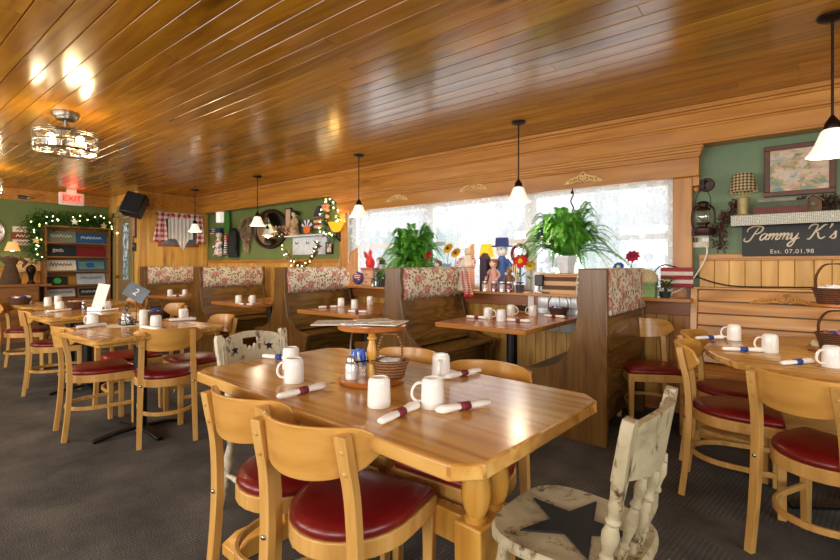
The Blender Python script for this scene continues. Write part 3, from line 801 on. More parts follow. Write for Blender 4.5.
def scroll_ornament(name, label, w, h, loc, mat, face='y', r=.006):
    o = MB()
    def sp(cx, cz, r0, turns, a0, s):
        return [(cx + s * r0 * (1 - k / 24) * math.cos(a0 + turns * 2 * PI * k / 24), 0, cz + r0 * (1 - k / 24) * math.sin(a0 + turns * 2 * PI * k / 24)) for k in range(22)]
    for s in (-1, 1):
        for cx, cz, rr in ((.12, .42, .3), (.38, .30, .26), (.62, .2, .2), (.82, .12, .13)):
            o.tube([(x * 1.0, y, z) for x, y, z in sp(s * cx * w / 2, cz * h, rr * h * 1.15, 1.4, -.6, s)], r, 6)
        o.tube(smooth_path([(0, 0, .1 * h), (s * .2 * w / 2, 0, .62 * h), (s * .42 * w / 2, 0, .45 * h), (s * .62 * w / 2, 0, .45 * h), (s * .8 * w / 2, 0, .16 * h), (s * w / 2, 0, 0)], 5), r, 6)
        o.tube(smooth_path([(0, 0, h), (s * .12 * w / 2, 0, .75 * h), (s * .05 * w / 2, 0, .5 * h)], 5), r, 6)
        o.tube(smooth_path([(s * .04 * w, 0, .02 * h), (s * .3 * w / 2, 0, .16 * h), (s * .6 * w / 2, 0, .02 * h), (s * w / 2, 0, 0)], 5), r, 6)
    ob = o.build(name, mat, loc=loc); tag(ob, label, 'ornament', 'carved scroll ornaments'); return ob
APPL = M('#f0d090', .5, name='pale_carved_wood')
for px, pyb, w, lb in ((397, 205.5, .30, 'pale carved scroll ornament on the header above the fern beside the sunflower'), (473, 195, .30, 'pale carved scroll ornament in the middle of the window header'), (583, 187.5, .30, 'pale carved scroll ornament on the header above the white-potted fern')):
    p = ony(px, pyb - 5, 4.18); scroll_ornament('carved_ornament', lb, w * 1.15, .10, p, APPL, r=.0042)
p = ony(786, 306, 4.13); scroll_ornament('carved_ornament', 'low carved scroll ornament on the back of the wall bench', .42, .075, (p.x, 4.155, .925), W_BENCH)
# ------------------------------------------------------------------ hanging lamps, ceiling fans, exit sign, speaker
def make_pendant(label):
    t = thing('pendant_lamp', label, 'lamp', (0, 0, ZC))
    MB().lathe([(.06, 0), (.06, -.012), (.045, -.022), (.012, -.028)], 24).build('canopy', BRONZE, t)
    MB().cyl((0, 0, -.02), (0, 0, -.52), .006, 10).build('rod', BRONZE, t)
    MB().lathe([(.008, -.49), (.014, -.5), (.03, -.525), (.036, -.555), (.032, -.565)], 20).build('socket_cap', BRONZE, t)
    MB().lathe([(.03, -.552), (.045, -.565), (.058, -.6), (.075, -.64), (.1, -.68), (.104, -.684), (.098, -.682), (.07, -.64), (.05, -.6), (.036, -.565)], 32, cap=False).build('glass_shade', SHADE, t, ang=70)
    MB().ball((0, 0, -.62), .028, 12, 8).build('bulb', BULB, t)
    return t
PG = 'bell-shaped pendant lamps'
pend = make_pendant('pendant lamp with bell glass shade over the booth table below the white-potted fern'); pend['group'] = PG
pend.location = (-1.80, 3.62, ZC)
PP = [(-1.80, 3.62)]
for x, y, lb in ((-3.73, 3.61, 'pendant lamp with bell glass shade hanging before the lace curtain edge'), (-5.70, 3.6, 'pendant lamp with bell glass shade hanging before the round mirror'), (-7.52, 3.62, 'pendant lamp with bell glass shade hanging before the gingham curtain'), (.17, 3.03, 'pendant lamp with bell glass shade over the round table, cut by the picture edge')):
    dup(pend, (x, y, ZC), 0, lb, PG); PP.append((x, y))
for x, y in PP: lamp('pendant_light', (x, y, ZC - .665), 10, (1, .8, .55), .05)
def make_fan(label):
    t = thing('ceiling_fan_light', label, 'ceiling fan', (0, 0, ZC))
    MB().lathe([(.09, 0), (.092, -.02), (.085, -.04), (.07, -.045), (.068, -.06), (.05, -.066)], 28).build('canopy', NICKEL, t)
    MB().cyl((0, 0, -.06), (0, 0, -.15), .014, 12).build('down_rod', NICKEL, t)
    MB().lathe([(.02, -.13), (.08, -.14), (.1, -.16), (.1, -.2), (.07, -.235)], 24).build('motor_housing', NICKEL, t)
    cg = MB()
    for z in (-.17, -.185, -.25, -.315): cg.tube([(.212 * math.cos(2 * PI * k / 40), .212 * math.sin(2 * PI * k / 40), z) for k in range(40)], .006 if z != -.315 else .009, 6, True)
    for r_ in (.16, .08): cg.tube([(r_ * math.cos(2 * PI * k / 32), r_ * math.sin(2 * PI * k / 32), -.317) for k in range(32)], .004, 6, True)
    for k in range(16):
        a = 2 * PI * k / 16; c, s = math.cos(a), math.sin(a); cg.cyl((.212 * c, .212 * s, -.17), (.212 * c, .212 * s, -.315), .004, 6)
    for k in range(8):
        a = 2 * PI * k / 8; c, s = math.cos(a), math.sin(a); cg.cyl((.05 * c, .05 * s, -.317), (.212 * c, .212 * s, -.317), .004, 6); cg.cyl((.09 * c, .09 * s, -.17), (.212 * c, .212 * s, -.15), .004, 6)
    cg.build('wire_cage', NICKEL, t)
    MB().lathe([(.207, -.255), (.207, -.31)], 40, cap=False).build('glass_band', GLASS, t)
    for k in range(4):
        a = 2 * PI * k / 4 + .5; b = MB().ball((.13 * math.cos(a), .13 * math.sin(a), -.225), .03, 12, 8).build('bulb', BULB, t)
        MB().cyl((.09 * math.cos(a), .09 * math.sin(a), -.19), (.105 * math.cos(a), .105 * math.sin(a), -.215), .014, 8).build('bulb_socket', NICKEL, t)
    for k in range(3):
        a = 2 * PI * k / 3 + .2
        MB(TR(rz=a)).loft([[(x, -w, -.282 + .012), (x, -w, -.278 + .012), (x, w, -.278 - .012), (x, w, -.282 - .012)] for x, w in ((.03, .02), (.11, .045), (.185, .04))]).build('fan_blade', M('#6b5a48', .4, name='fan_blade_brown'), t)
    return t
fan = make_fan('caged ceiling fan with lit bulbs hanging above the loose tables'); fan['group'] = 'caged ceiling fans'
fan.location = (-4.53, 1.15, ZC)
dup(fan, (-7.75, 1.10, ZC), .3, 'second caged ceiling fan, cut by the picture edge near the clock wall', 'caged ceiling fans')
for x, y in ((-4.53, 1.15), (-7.75, 1.10)):
    for k in range(3):
        a = 2 * PI * k / 3; lamp('fan_light', (x + .17 * math.cos(a), y + .17 * math.sin(a), ZC - .285), 13, (1, .76, .42), .04)
# exit sign
p = onz(71.5, 192, ZC); t = thing('exit_sign', 'white box sign with red lit letters hanging from the ceiling over the display shelf', 'exit sign', (-9.15, p.y * 9.15 / -p.x, ZC), PI / 2)
MB().box((0, 0, -.03), (.12, .08, .06)).build('mount', WHITE, t)
MB().box((0, 0, -.145), (.34, .06, .2)).build('housing', WHITE, t, bevel=.012)
MB().box((0, -.031, -.145), (.27, .006, .15)).build('face_panel', M('#e9cfc4', .4, name='exit_face'), t)
text_mesh('EXIT', .125, 'letters', EXITRED, t, TR(0, -.036, -.145) @ FACE_Y, .003)
lamp('exit_glow', (-9.05, t.location.y, ZC - .07), 1.3, (1, .05, .02), .05)
# black speaker in the corner above the door
p = onz(133, 206, 2.2) ; q = onx(133, 206, -8.35)
t = thing('wall_speaker', 'black box loudspeaker tilted down in the corner over the glazed door', 'speaker', (-8.2, YP - .12, 2.16))
T0 = TR(0, 0, 0, rz=R(48)) @ TR(rx=R(-20), ry=R(14))
MB(T0).box((0, 0, 0), (.29, .2, .36)).build('cabinet', BLACK, t, bevel=.012)
MB(T0).box((0, -.103, 0), (.26, .01, .33)).build('grille', M('#17171a', .9, name='speaker_grille'), t)
MB().cyl((-.0, .22, .02), (0, .05, .02), .018, 10).build('bracket', BLACK, t)

# ------------------------------------------------------------------ tableware
def make_mug():
    t = thing('coffee_mug', 'mug', 'mug')
    MB().lathe([(.0365, 0), (.0372, .003), (.0372, .006), (.0365, .04), (.0352, .078), (.0335, .086), (.029, .09), (.0285, .0925), (.025, .0925), (.024, .09)], 28).build('body', CERAMIC, t, ang=50)
    h = smooth_path([(.0345, 0, .018), (.052, 0, .018), (.065, 0, .032), (.064, 0, .054), (.052, 0, .072), (.034, 0, .076)], 4)
    MB().bar(h, .013, .008, (0, 1, 0)).build('handle', CERAMIC, t, bevel=.003)
    return t
def make_mug_up():
    t = thing('coffee_mug', 'mug', 'mug')
    MB().lathe([(.028, 0), (.031, .002), (.036, .008), (.039, .04), (.0405, .093), (.0395, .097), (.037, .095), (.035, .03), (.03, .01), (.001, .008)], 28).build('body', CERAMIC, t, ang=50)
    MB().bar(smooth_path([(.0375, 0, .02), (.056, 0, .024), (.069, 0, .045), (.069, 0, .066), (.055, 0, .082), (.038, 0, .082)], 4), .013, .008, (0, 1, 0)).build('handle', CERAMIC, t, bevel=.003)
    return t
MUG = MUGU = None
def mug(p, deg, label, group='white coffee mugs', up=False):
    global MUG, MUGU
    src = MUGU if up else MUG
    if src is None:
        src = make_mug_up() if up else make_mug()
        if up: MUGU = src
        else: MUG = src
        src.location = p; src.rotation_euler = (0, 0, R(deg)); src['label'] = label; src['group'] = group; return src
    return dup(src, p, R(deg), label, group)
ROLLS = {}
def make_roll(band, tips):
    t = thing('napkin_roll', 'roll', 'napkin')
    prof = [(.006, -.098), (.0105, -.092), (.0125, -.05), (.0105, 0), (.012, .035), (.0155, .07), (.014, .085), (.009, .096), (.004, .1)]
    rg = []
    for r_, x in prof: rg.append([(x, r_ * 1.2 * math.cos(2 * PI * k / 14) * (1 + .16 * math.sin(5 * k + 60 * x)), .0125 + r_ * .85 * math.sin(2 * PI * k / 14)) for k in range(14)])
    MB().loft(rg).build('napkin', NAPKIN, t, ang=60)
    MB().loft([[(x, .0152 * math.cos(2 * PI * k / 16), .0127 + .0122 * math.sin(2 * PI * k / 16)) for k in range(16)] for x in (-.018, .018)], cap=False).build('band', band, t, solid=.0008)
    if tips:
        f = MB(); f.bx(.085, .118, -.009, .009, .014, .016)
        for q in (-.008, -.0027, .0027, .008): f.bx(.115, .14, q - .0014, q + .0014, .014, .016)
        f.build('fork', STEEL, t)
    return t
def roll(p, deg, label, band='m', tips=False, group='rolled napkins with paper bands'):
    key = (band, tips)
    if key not in ROLLS:
        ROLLS[key] = make_roll(MAROON if band == 'm' else BLUEBAND, tips); o = ROLLS[key]
        o.location = p; o.rotation_euler = (0, 0, R(deg)); o['label'] = label; o['group'] = group; return o
    return dup(ROLLS[key], p, R(deg), label, group)
def roll_px(a, b, label, band='m', tips=False, z=.7505):
    A, B = onz(*a, z + .012), onz(*b, z + .012); d = B - A; c = (A + B) / 2
    return roll((c.x, c.y, z), math.degrees(math.atan2(d.y, d.x)), label, band, tips)
def mug_px(px, py, deg, label, z=.7505, up=False):
    p = onz(px, py - 3.0 * (py - HY) / 120.0, z); return mug((p.x, p.y, z), deg, label, up=up)
# main table
mug_px(294, 385, 212, 'upturned mug with handle showing beside the fork-tipped roll on the oak table')
mug_px(291, 371, 130, 'upturned mug behind another at the star-chair end of the oak table')
mug_px(379, 409.5, 138, 'upturned mug without visible handle right before the caddy')
mug_px(432.5, 410.5, 212, 'upturned mug between the two front maroon-banded rolls')
mug_px(441, 380, -62, 'upturned mug with handle forward near the far edge of the oak table')
roll_px((282, 395.5), (321, 386), 'maroon-banded roll with bare fork tips beside the paired mugs', tips=True)
roll_px((375, 424), (421, 402.5), 'maroon-banded roll lying before the caddy, pointing at a mug')
roll_px((489, 402), (438, 410), 'maroon-banded roll on the bare half of the oak table, beside the front mug')
roll_px((479, 370), (446, 376.5), 'maroon-banded roll at the far edge of the oak table')
roll_px((268, 356), (292, 358), 'blue-banded roll beside the paired mugs at the star-chair end', 'b')
# round table
mug_px(734, 342, 190, 'upturned mug farthest along the round table, close to the bench back')
mug_px(770, 354.5, 190, 'upturned mug between the middle and front blue-banded rolls')
mug_px(832, 369.5, 215, 'upturned mug close under the wooden tier stand')
roll_px((697, 338), (722, 337), 'blue-banded roll farthest along the round table', 'b')
roll_px((722, 348.5), (765, 350), 'blue-banded roll in the middle of the three', 'b')
roll_px((776, 363.5), (818, 360), 'blue-banded roll closest to the chair with its back to us', 'b')
# booth table below the white-potted fern
mug_px(488, 320, 20, 'upturned mug with handle toward the fern on the basket booth table')
mug_px(501, 322.5, 120, 'upturned mug with no handle showing, front of the basket booth table')
mug_px(511, 316.5, 10, 'upturned mug in the middle of the basket booth table')
mug_px(533, 317, 190, 'upturned mug beside the basket of blue packets')
roll_px((507, 319.5), (530, 321), 'maroon-banded roll before the mugs on the basket booth table')
roll_px((543, 315), (566, 317), 'maroon-banded roll by the wavy booth panel')
roll_px((470, 316.5), (484, 317.5), 'maroon-banded roll at the bench end of the basket booth table')
# booth table beneath the sconce
mug_px(341, 307.5, -20, 'upturned mug at the cushion side of the sconce booth table')
mug_px(354.5, 309.5, 137, 'upturned mug in the middle of the sconce booth table')
mug_px(370, 305.5, 137, 'upturned mug by the window sill on the sconce booth table')
roll_px((320, 307), (336, 306.5), 'maroon-banded roll at the free edge of the sconce booth table')
roll_px((351, 311), (364, 311.5), 'maroon-banded roll before the mugs of the sconce booth table')
mug_px(238.5, 304, -15, 'upturned mug on the mirror booth table, the one with its handle inward')
mug_px(252.5, 304, 190, 'upturned mug on the mirror booth table, nearer the bench of roses')
roll_px((242.5, 304), (249, 304.3), 'rolled napkin between the two mugs of the mirror booth table')
mug_px(170, 296.5, 155, 'upturned mug alone on the booth table by the pine wall')
mug_px(185, 296.5, -20, 'upturned mug at the edge of the booth table by the pine wall')
roll_px((175, 295.5), (181, 295.5), 'rolled napkin between mugs on the booth table by the pine wall')
# table with number stand
mug_px(92.5, 327.5, 212, 'mug beside the flat napkin on the number stand table')
mug_px(156, 330, 155, 'upturned mug before the chair back on the number stand table')
mug_px(183.5, 321.5, -35, 'upturned mug on the number stand table toward the white star chair')
mug_px(59.5, 312, 160, 'upturned mug on the rounded corner of the menu table')
mug_px(107, 311.5, -30, 'mug beside the white menu card')
mug_px(48, 306.5, 160, 'upturned mug behind the corner of the menu table', z=.7505)
mug_px(58, 304.5, 160, 'upturned mug on the bench side of the menu table', z=.7505)
mug_px(27.5, 304.5, 160, 'upturned mug at the end of the farthest loose table', z=.7505)
def flat_napkin(a, b, label):
    A, B = onz(*a, .7505), onz(*b, .7505); d = B - A; L = d.length; c = (A + B) / 2
    t = thing('napkin_roll', label, 'napkin', (c.x, c.y, .7505), math.atan2(d.y, d.x), 'rolled napkins with paper bands')
    rg = [[(x, w * math.cos(2 * PI * k / 12), .012 + .011 * math.sin(2 * PI * k / 12)) for k in range(12)] for x, w in ((-L / 2, .012), (-L / 2 + .01, .028), (0, .022), (L / 2 - .015, .026), (L / 2, .01))]
    MB().loft(rg).build('napkin', NAPKIN, t, ang=60)
    f = MB().bx(-L / 2 - .02, L / 2 - .02, -.006, .006, .0235, .0255); f.build('knife', STEEL, t)
    return t
flat_napkin((77, 329), (106, 325.5), 'flat white napkin with cutlery at the corner of the number stand table')
flat_napkin((143, 328), (160, 331), 'folded white napkin before the mug by the chair back')
flat_napkin((169, 321.5), (196, 320), 'folded white napkin next to the mug toward the white star chair')
flat_napkin((47, 312.5), (71, 310.5), 'flat white napkin on the menu table corner')
flat_napkin((100, 311.5), (118, 310), 'folded white napkin next to the menu card')
flat_napkin((0, 303.5), (9, 302.5), 'white napkin at the cut edge of the farthest loose table')

def basket(mb_w, rx, ry, h, T=None):
    rings = []
    for k in range(7):
        f = k / 6; r_ = .78 + .22 * f + (.025 if k % 2 else 0); rings.append([(rx * r_ * math.cos(2 * PI * q / 28), ry * r_ * math.sin(2 * PI * q / 28), h * f) for q in range(28)])
    for k in (6, 3, 0): rings.append([(x * .9, y * .9, max(.01, z)) for x, y, z in rings[k]])
    mb_w.loft(rings); return mb_w
def make_basket(name, label, loc, rx, ry, h, hh, deg=0, group='wicker baskets of packets', mat=None, hin=1.0):
    mat = mat or WICKER
    t = thing(name, label, 'basket', loc, R(deg), group)
    basket(MB(), rx, ry, h).build('bowl', mat, t, ang=25)
    MB().tube([(rx * 1.0 * math.cos(2 * PI * q / 30), ry * 1.0 * math.sin(2 * PI * q / 30), h) for q in range(30)], .006, 6, True).build('rim', mat, t)
    if hh:
        MB().bar(smooth_path([(-rx * hin, 0, h), (-rx * .98 * hin, 0, h + hh * .5), (-rx * .6 * hin, 0, h + hh * .92), (0, 0, h + hh), (rx * .6 * hin, 0, h + hh * .92), (rx * .98 * hin, 0, h + hh * .5), (rx * hin, 0, h)], 5), .012, .007, (0, 1, 0)).build('handle', mat, t)
    return t
PKMATS = [M('#f2f2f0', .4, name='white_packet'), M('#2458c4', .4, name='blue_packet'), M('#dfe6ef', .35, name='foil_lid'), M('#d98aa0', .4, name='pink_packet'), M('#c98a4a', .4, name='tan_packet')]
_pk = {}
def packet(loc, e, label, mi, group, tub=False):
    key = (mi, tub)
    if key not in _pk:
        m = MB()
        if tub: m.lathe([(.013, 0), (.018, .016), (.0205, .016), (.0205, .018)], 14)
        else: m.loft([[(-.03, -.02, -.001), (-.03, .02, -.001), (-.03, .02, .001), (-.03, -.02, .001)], [(0, -.02, -.004), (0, .02, -.004), (0, .02, .004), (0, -.02, .004)], [(.03, -.02, -.001), (.03, .02, -.001), (.03, .02, .001), (.03, -.02, .001)]])
        o = m.build('creamer_tub' if tub else 'sugar_packet', PKMATS[mi]); _pk[key] = o
    else:
        o = _pk[key].copy(); COL.objects.link(o)
    o.location = loc; o.rotation_euler = e
    tag(o, label, 'creamer' if tub else 'packet', group); return o
COLN = ['white', 'blue', 'silver-lidded', 'pink', 'tan']
def fill(base, r, n, where, cols=(0, 1, 2), tub=False, z=.05, rot=0):
    for k in range(n):
        a = 2 * PI * k / n + .3; rr = r * (.25 + .6 * ((k * 7) % 5) / 5); mi = cols[k % len(cols)]
        packet((base[0] + rr * math.cos(a), base[1] + rr * math.sin(a), base[2] + z + .012 * ((k * 3) % 3)), (R(random.uniform(-35, 35)) if not tub else R(random.uniform(-14, 14)), R(random.uniform(-35, 35)) if not tub else 0, a),
               '%s %s heaped %s' % (COLN[mi], 'creamer tub' if tub else 'sweetener packet', where), mi, '%s %s heaped %s' % (COLN[mi], 'tubs' if tub else 'packets', where), tub)

# ------------------------------------------------------------------ two-tier caddy on the oak table
cp = Vector((-1.262, 1.292, .7505))
t = thing('table_caddy', 'round two-tier wooden caddy with turned post on the oak table', 'caddy', cp)
MB().lathe([(.112, 0), (.124, .004), (.126, .014), (.12, .02)], 40).build('base', W_CADDY, t)
MB().between((0, 0, .02), (0, 0, .202), [(.02, 0), (.02, .26), (.019, .27), (.013, .3), (.016, .36), (.021, .48), (.02, .58), (.013, .72), (.012, .76), (.019, .79), (.019, .82), (.013, .86), (.017, .93), (.02, 1)], 20).build('post', W_TLEG, t)
MB().lathe([(.122, .202), (.13, .206), (.132, .216), (.126, .222)], 40).build('top_disc', W_CADDY, t)
ty = cp.z + .2225
def sheet_thing(name, label, loc, deg, w, h, mat, cat, thick=.003, group=None, curl=.0, tilt=0):
    m = MB(); n = 8; top = []; 
    m.loft([[(-w / 2 + w * i / n, -h / 2, curl * (2 * i / n - 1) ** 2), (-w / 2 + w * i / n, h / 2, curl * (2 * i / n - 1) ** 2), (-w / 2 + w * i / n, h / 2, thick + curl * (2 * i / n - 1) ** 2), (-w / 2 + w * i / n, -h / 2, thick + curl * (2 * i / n - 1) ** 2)] for i in range(n + 1)])
    o = m.build(name, mat, loc=loc); o.rotation_euler = (R(tilt), 0, R(deg)); tag(o, label, cat, group); return o
NEWS = mk_patch('printed_newsprint', [(.35, '#5a5f66'), (.45, '#e6e2da'), (.6, '#f2efe8'), (.7, '#b9a07a')], 26, .7, 3, (1, 3, 1))
NEWS2 = mk_patch('printed_newsprint_colour', [(.35, '#4d6a96'), (.45, '#ece8e0'), (.6, '#f2efe8'), (.68, '#d8a24a'), (.78, '#3a3a40')], 18, .7, 3, (1, 3, 1))
sheet_thing('newspaper', 'folded newspaper sticking out over the caddy edge toward the booths', (cp.x - .075, cp.y - .03, ty), 40, .30, .15, NEWS, 'newspaper', .003, 'papers on the caddy')
sheet_thing('newspaper', 'coloured newspaper lying on top of the caddy, closest to its post', (cp.x + .01, cp.y + .01, ty + .0035), 22, .22, .16, NEWS2, 'newspaper', .003, 'papers on the caddy')
sheet_thing('menu_leaflet', 'small printed leaflet topmost on the caddy', (cp.x - .02, cp.y + .03, ty + .007), 60, .14, .11, NEWS, 'leaflet', .002, 'papers on the caddy')
pz0 = cp.z + .0205
view = Vector((-.70, .72, 0)); rightv = Vector((.78, .62, 0))
def cad(r_, f_): return cp + rightv * r_ + view * f_ + Vector((0, 0, .0205))
def shaker(loc, label, fillmat, lidmat=STEEL, group='salt and pepper shakers'):
    t = thing('salt_shaker', label, 'shaker', loc, 0, group)
    MB().lathe([(.02, 0), (.0225, .003), (.0215, .052), (.018, .058)], 12).build('contents', fillmat, t)
    MB().lathe([(.0245, 0), (.025, .003), (.023, .056), (.018, .066)], 12).build('jar', GLASS, t)
    MB().lathe([(.0175, .063), (.018, .075), (.013, .085), (.004, .087)], 14).build('cap', lidmat, t)
    return t
SALT = M('#f6f6f4', .8, name='salt'); PEPPER = M('#2c2622', .9, .0, .6, 200, name='ground_pepper')
shaker(cad(-.078, -.05), 'salt shaker with metal cap at the front of the two-tier caddy', SALT)
shaker(cad(-.005, .07), 'pepper shaker behind the post of the two-tier caddy', PEPPER)
g = cad(-.052, .0)
t = thing('packet_glass', 'ribbed glass holding blue and pink packets on the two-tier caddy', 'glass', g)
MB().lathe([(.026, 0), (.03, .004), (.036, .07), (.034, .07), (.028, .008), (.002, .006)], 24).build('bowl', GLASS, t)
MB().tube([(.038 * math.cos(2 * PI * q / 24), .038 * math.sin(2 * PI * q / 24), .062) for q in range(24)], .003, 6, True).build('wire_ring', BRONZE, t)
MB().tube(smooth_path([(-.04, 0, .06), (-.045, 0, .11), (-.035, 0, .16), (-.01, .0, .175)], 5), .004, 6).build('wire_handle', NICKEL, t)
for k in range(9):
    a = k * .7; packet((g.x + .014 * math.cos(a) , g.y + .014 * math.sin(a), g.z + .066 + .004 * (k % 3)), (R(random.uniform(-20, 20)), R(80 + random.uniform(-12, 12)), a), ('%s packet standing in the ribbed glass' % COLN[(0, 1, 1, 3, 1, 0)[k % 6]]), (0, 1, 1, 3, 1, 0)[k % 6], '%s packets in the ribbed glass' % COLN[(0, 1, 1, 3, 1, 0)[k % 6]])
b = cad(.07, -.005)
make_basket('wicker_basket', 'small wicker basket with hoop handle on the two-tier caddy', b, .07, .056, .06, .105, 38, mat=WICKERL, hin=.66)
fill(b, .045, 10, 'in the small basket on the two-tier caddy', (2, 0, 2), True, .045)

# ------------------------------------------------------------------ tier stand with baskets on the round table
sp = onz(842, 352, .75); sp = Vector((sp.x, sp.y, .7505))
t = thing('tier_stand', 'wooden stand carrying two dark wicker baskets on the round table', 'stand', sp)
MB().lathe([(.13, 0), (.14, .006), (.138, .018)], 36).build('base', W_CADDY, t)
MB().cyl((.095, .075, .018), (.095, .075, .232), .012, 14).build('post', W_CADDY, t)
MB().lathe([(.13, .232), (.138, .238), (.136, .25)], 36).build('upper_disc', W_CADDY, t)
make_basket('wicker_basket', 'dark wicker basket with tall hoop handle on the upper tier of the stand', sp + Vector((-.03, -.01, .2505)), .092, .08, .075, .13, 35)
fill(sp + Vector((-.03, 0, .2505)), .07, 12, 'in the upper basket of the tier stand', (0, 2, 0, 0), False, .075)
make_basket('wicker_basket', 'dark wicker basket on the lower tier of the stand', sp + Vector((-.015, -.02, .0185)), .098, .082, .075, .12, 35)
fill(sp + Vector((-.015, -.02, .0185)), .08, 12, 'in the lower basket of the tier stand', (1, 0, 4, 1, 3), False, .075)
pc = onz(820, 349, .75)
o = MB().lathe([(.02, 0), (.026, .006), (.03, .03), (.024, .045), (.016, .05)], 16).build('creamer_jug', M('#e8d6a8', .3, name='cream_stoneware'), loc=(pc.x - .01, pc.y - .02, .7505)); tag(o, 'small cream jug in front of the tier stand', 'jug')
# basket of blue packets on the booth table
p = onz(556, 315.5, .75); make_basket('wicker_basket', 'wicker basket with hoop handle filled with blue packets on the booth table', (p.x, p.y + .05, .7505), .085, .07, .06, .12, 30)
fill((p.x, p.y + .05, .7505), .06, 12, 'in the booth table basket', (1, 1, 0), False, .062)
p = onz(524, 311, .75); make_basket('wicker_basket', 'low dark wicker basket behind the mugs on the booth table', (p.x, p.y + .03, .7505), .085, .06, .05, 0, 30)
fill((p.x, p.y + .03, .7505), .055, 8, 'in the low basket behind the booth mugs', (0, 4), False, .05)
# number stand, shaker rack and packets
p = onz(138, 322, .75)
t = thing('number_stand', 'wire stand clipping a tilted silver plate numbered 2 on the square oak table', 'table number', (p.x + .02, p.y - .02, .7505))
MB().lathe([(.045, 0), (.045, .004), (.006, .008)], 20).build('base', BLACK, t)
MB().cyl((0, 0, .006), (0, 0, .17), .0035, 8).build('rod', BLACK, t)
pl = Matrix.Translation((0, 0, .235)) @ rotm(0, 0, R(38)) @ rotm(R(-20), R(27), 0)
PLATE = M('#6f7a86', .22, .9, .4, 4, name='silver_number_plate')
MB(pl).box((0, 0, 0), (.175, .004, .115)).build('plate', PLATE, t)
tx = text_mesh('2', .075, 'digit', WHITE, t, pl @ TR(0, -.003, 0) @ rotm(0, R(8), 0) @ FACE_Y, .001)
p = onz(127, 325, .75)
t = thing('shaker_rack', 'black wire rack with a cloth mat under it on the square oak table', 'rack', (p.x, p.y, .7505))
MB().lathe([(.13, 0), (.13, .002)], 32).build('doily', CREAM, t)
m = MB()
for z in (.006, .04): m.tube([(x, y, z) for x, y in rrect(-.062, .062, -.04, .04, .02, 4)], .003, 6, True)
for x, y in rrect(-.062, .062, -.04, .04, .02, 1): m.cyl((x, y, .006), (x, y, .04), .0025, 6)
m.tube(smooth_path([(0, 0, .005), (0, 0, .1), (.0, .012, .13), (0, 0, .145), (0, -.012, .13), (0, 0, .1)], 4), .003, 6)
m.build('wire_frame', BLACK, t)
shaker((p.x - .033, p.y - .004, .755), 'salt shaker in the black wire rack', SALT)
shaker((p.x + .033, p.y + .004, .755), 'pepper shaker in the black wire rack', PEPPER)
o = MB().lathe([(.026, 0), (.027, .003), (.027, .1), (.021, .112), (.004, .114)], 18).build('sugar_pourer', WHITE, loc=(p.x + .10, p.y + .075, .7525)); tag(o, 'white sugar pourer behind the black wire rack', 'sugar pourer')
p2 = onz(155, 317, .75)
make_basket('wicker_basket', 'low basket with hoop handle and blue packets by the number stand', (p2.x, p2.y, .7505), .075, .06, .05, .1, 30)
fill((p2.x, p2.y, .7505), .05, 10, 'in the basket by the number stand', (1, 0, 1), False, .055)
# menu table
p = onz(97, 311, .75)
t = thing('menu_card', 'tall white menu card leaning in a chrome holder on the loose table', 'menu', (p.x, p.y, .7505), R(38))
MB().box((0, 0, .02), (.15, .07, .04)).build('holder', STEEL, t, bevel=.004)
MB(TR(0, 0, .02, rx=R(-14), ry=R(8))).box((0, 0, .13), (.115, .008, .24)).build('card', WHITE, t)
p = onz(76, 308, .75); make_basket('wicker_basket', 'brown wicker basket with packets at the middle of the menu table', (p.x + .1, p.y - .03, .7505), .10, .085, .07, 0, 20)
fill((p.x + .1, p.y - .03, .7505), .07, 9, 'in the menu table basket', (0, 4, 0), False, .068)
p = onz(88, 309.5, .75); shaker((p.x + .02, p.y - .04, .7505), 'pepper shaker next to the menu card', PEPPER)
p = onz(17, 303.5, .75); make_basket('wicker_basket', 'dark wicker basket heaped with packets on the farthest loose table', (p.x + .1, p.y, .7505), .15, .11, .07, 0, 10)
fill((p.x + .1, p.y, .7505), .10, 14, 'in the basket on the farthest loose table', (0, 1, 3, 4), False, .07)
# ------------------------------------------------------------------ lace curtains
def curtain(name, label, x0, x1, z0, z1, mat, folds, amp, y=4.255, hem=None, side=None, group='white lace curtains'):
    nu, nv = max(40, int(folds * 10)), 24
    def fn(u, v):
        zb = z0 if hem is None else hem(u)
        xa, xb = x0, x1
        z = zb + (z1 - zb) * v
        x = x0 + (x1 - x0) * u
        if side: x = side(u, v, x)
        return (x, y + amp * math.sin(u * folds * 2 * PI) * (1.0 - .45 * v) + amp * .3 * math.sin(u * folds * 5.3 + v * 3), z)
    o = MB().sheet(fn, nu, nv).build(name, mat, ang=80); tag(o, label, 'curtain', group); return o
ZT = 1.905
curtain('lace_curtain', 'long lace curtain panel at the sconce end of the window', WX0 - .02, WX0 + .42, 1.03, ZT, LACE, 5, .018, hem=lambda u: 1.02 + .12 * (u > .5) * (u - .5) * 3)
curtain('lace_curtain', 'gathered sheer lace panel between the two ferns', -3.02, -2.30, .98, ZT, SHEER, 7, .022, y=4.25, side=lambda u, v, x: x + .10 * (1 - v) ** 2 * (.5 - u))
curtain('lace_curtain', 'wide lace panel at the alcove end of the window, hiding the glass', -1.36, WX1 + .02, 1.0, ZT, LACE, 5, .014, hem=lambda u: 1.12 - .12 * u)
def scal(u): return 1.60 + .05 * math.cos(u * 2 * PI * 7)
curtain('lace_valance', 'scalloped lace valance over the pane behind the sunflower fern', -4.25, -2.95, 1.6, ZT, LACE, 9, .012, y=4.275, hem=scal, group='scalloped lace valances')
curtain('lace_valance', 'scalloped lace valance over the pane behind the white-potted fern', -2.38, -1.28, 1.6, ZT, LACE, 8, .012, y=4.275, hem=scal, group='scalloped lace valances')

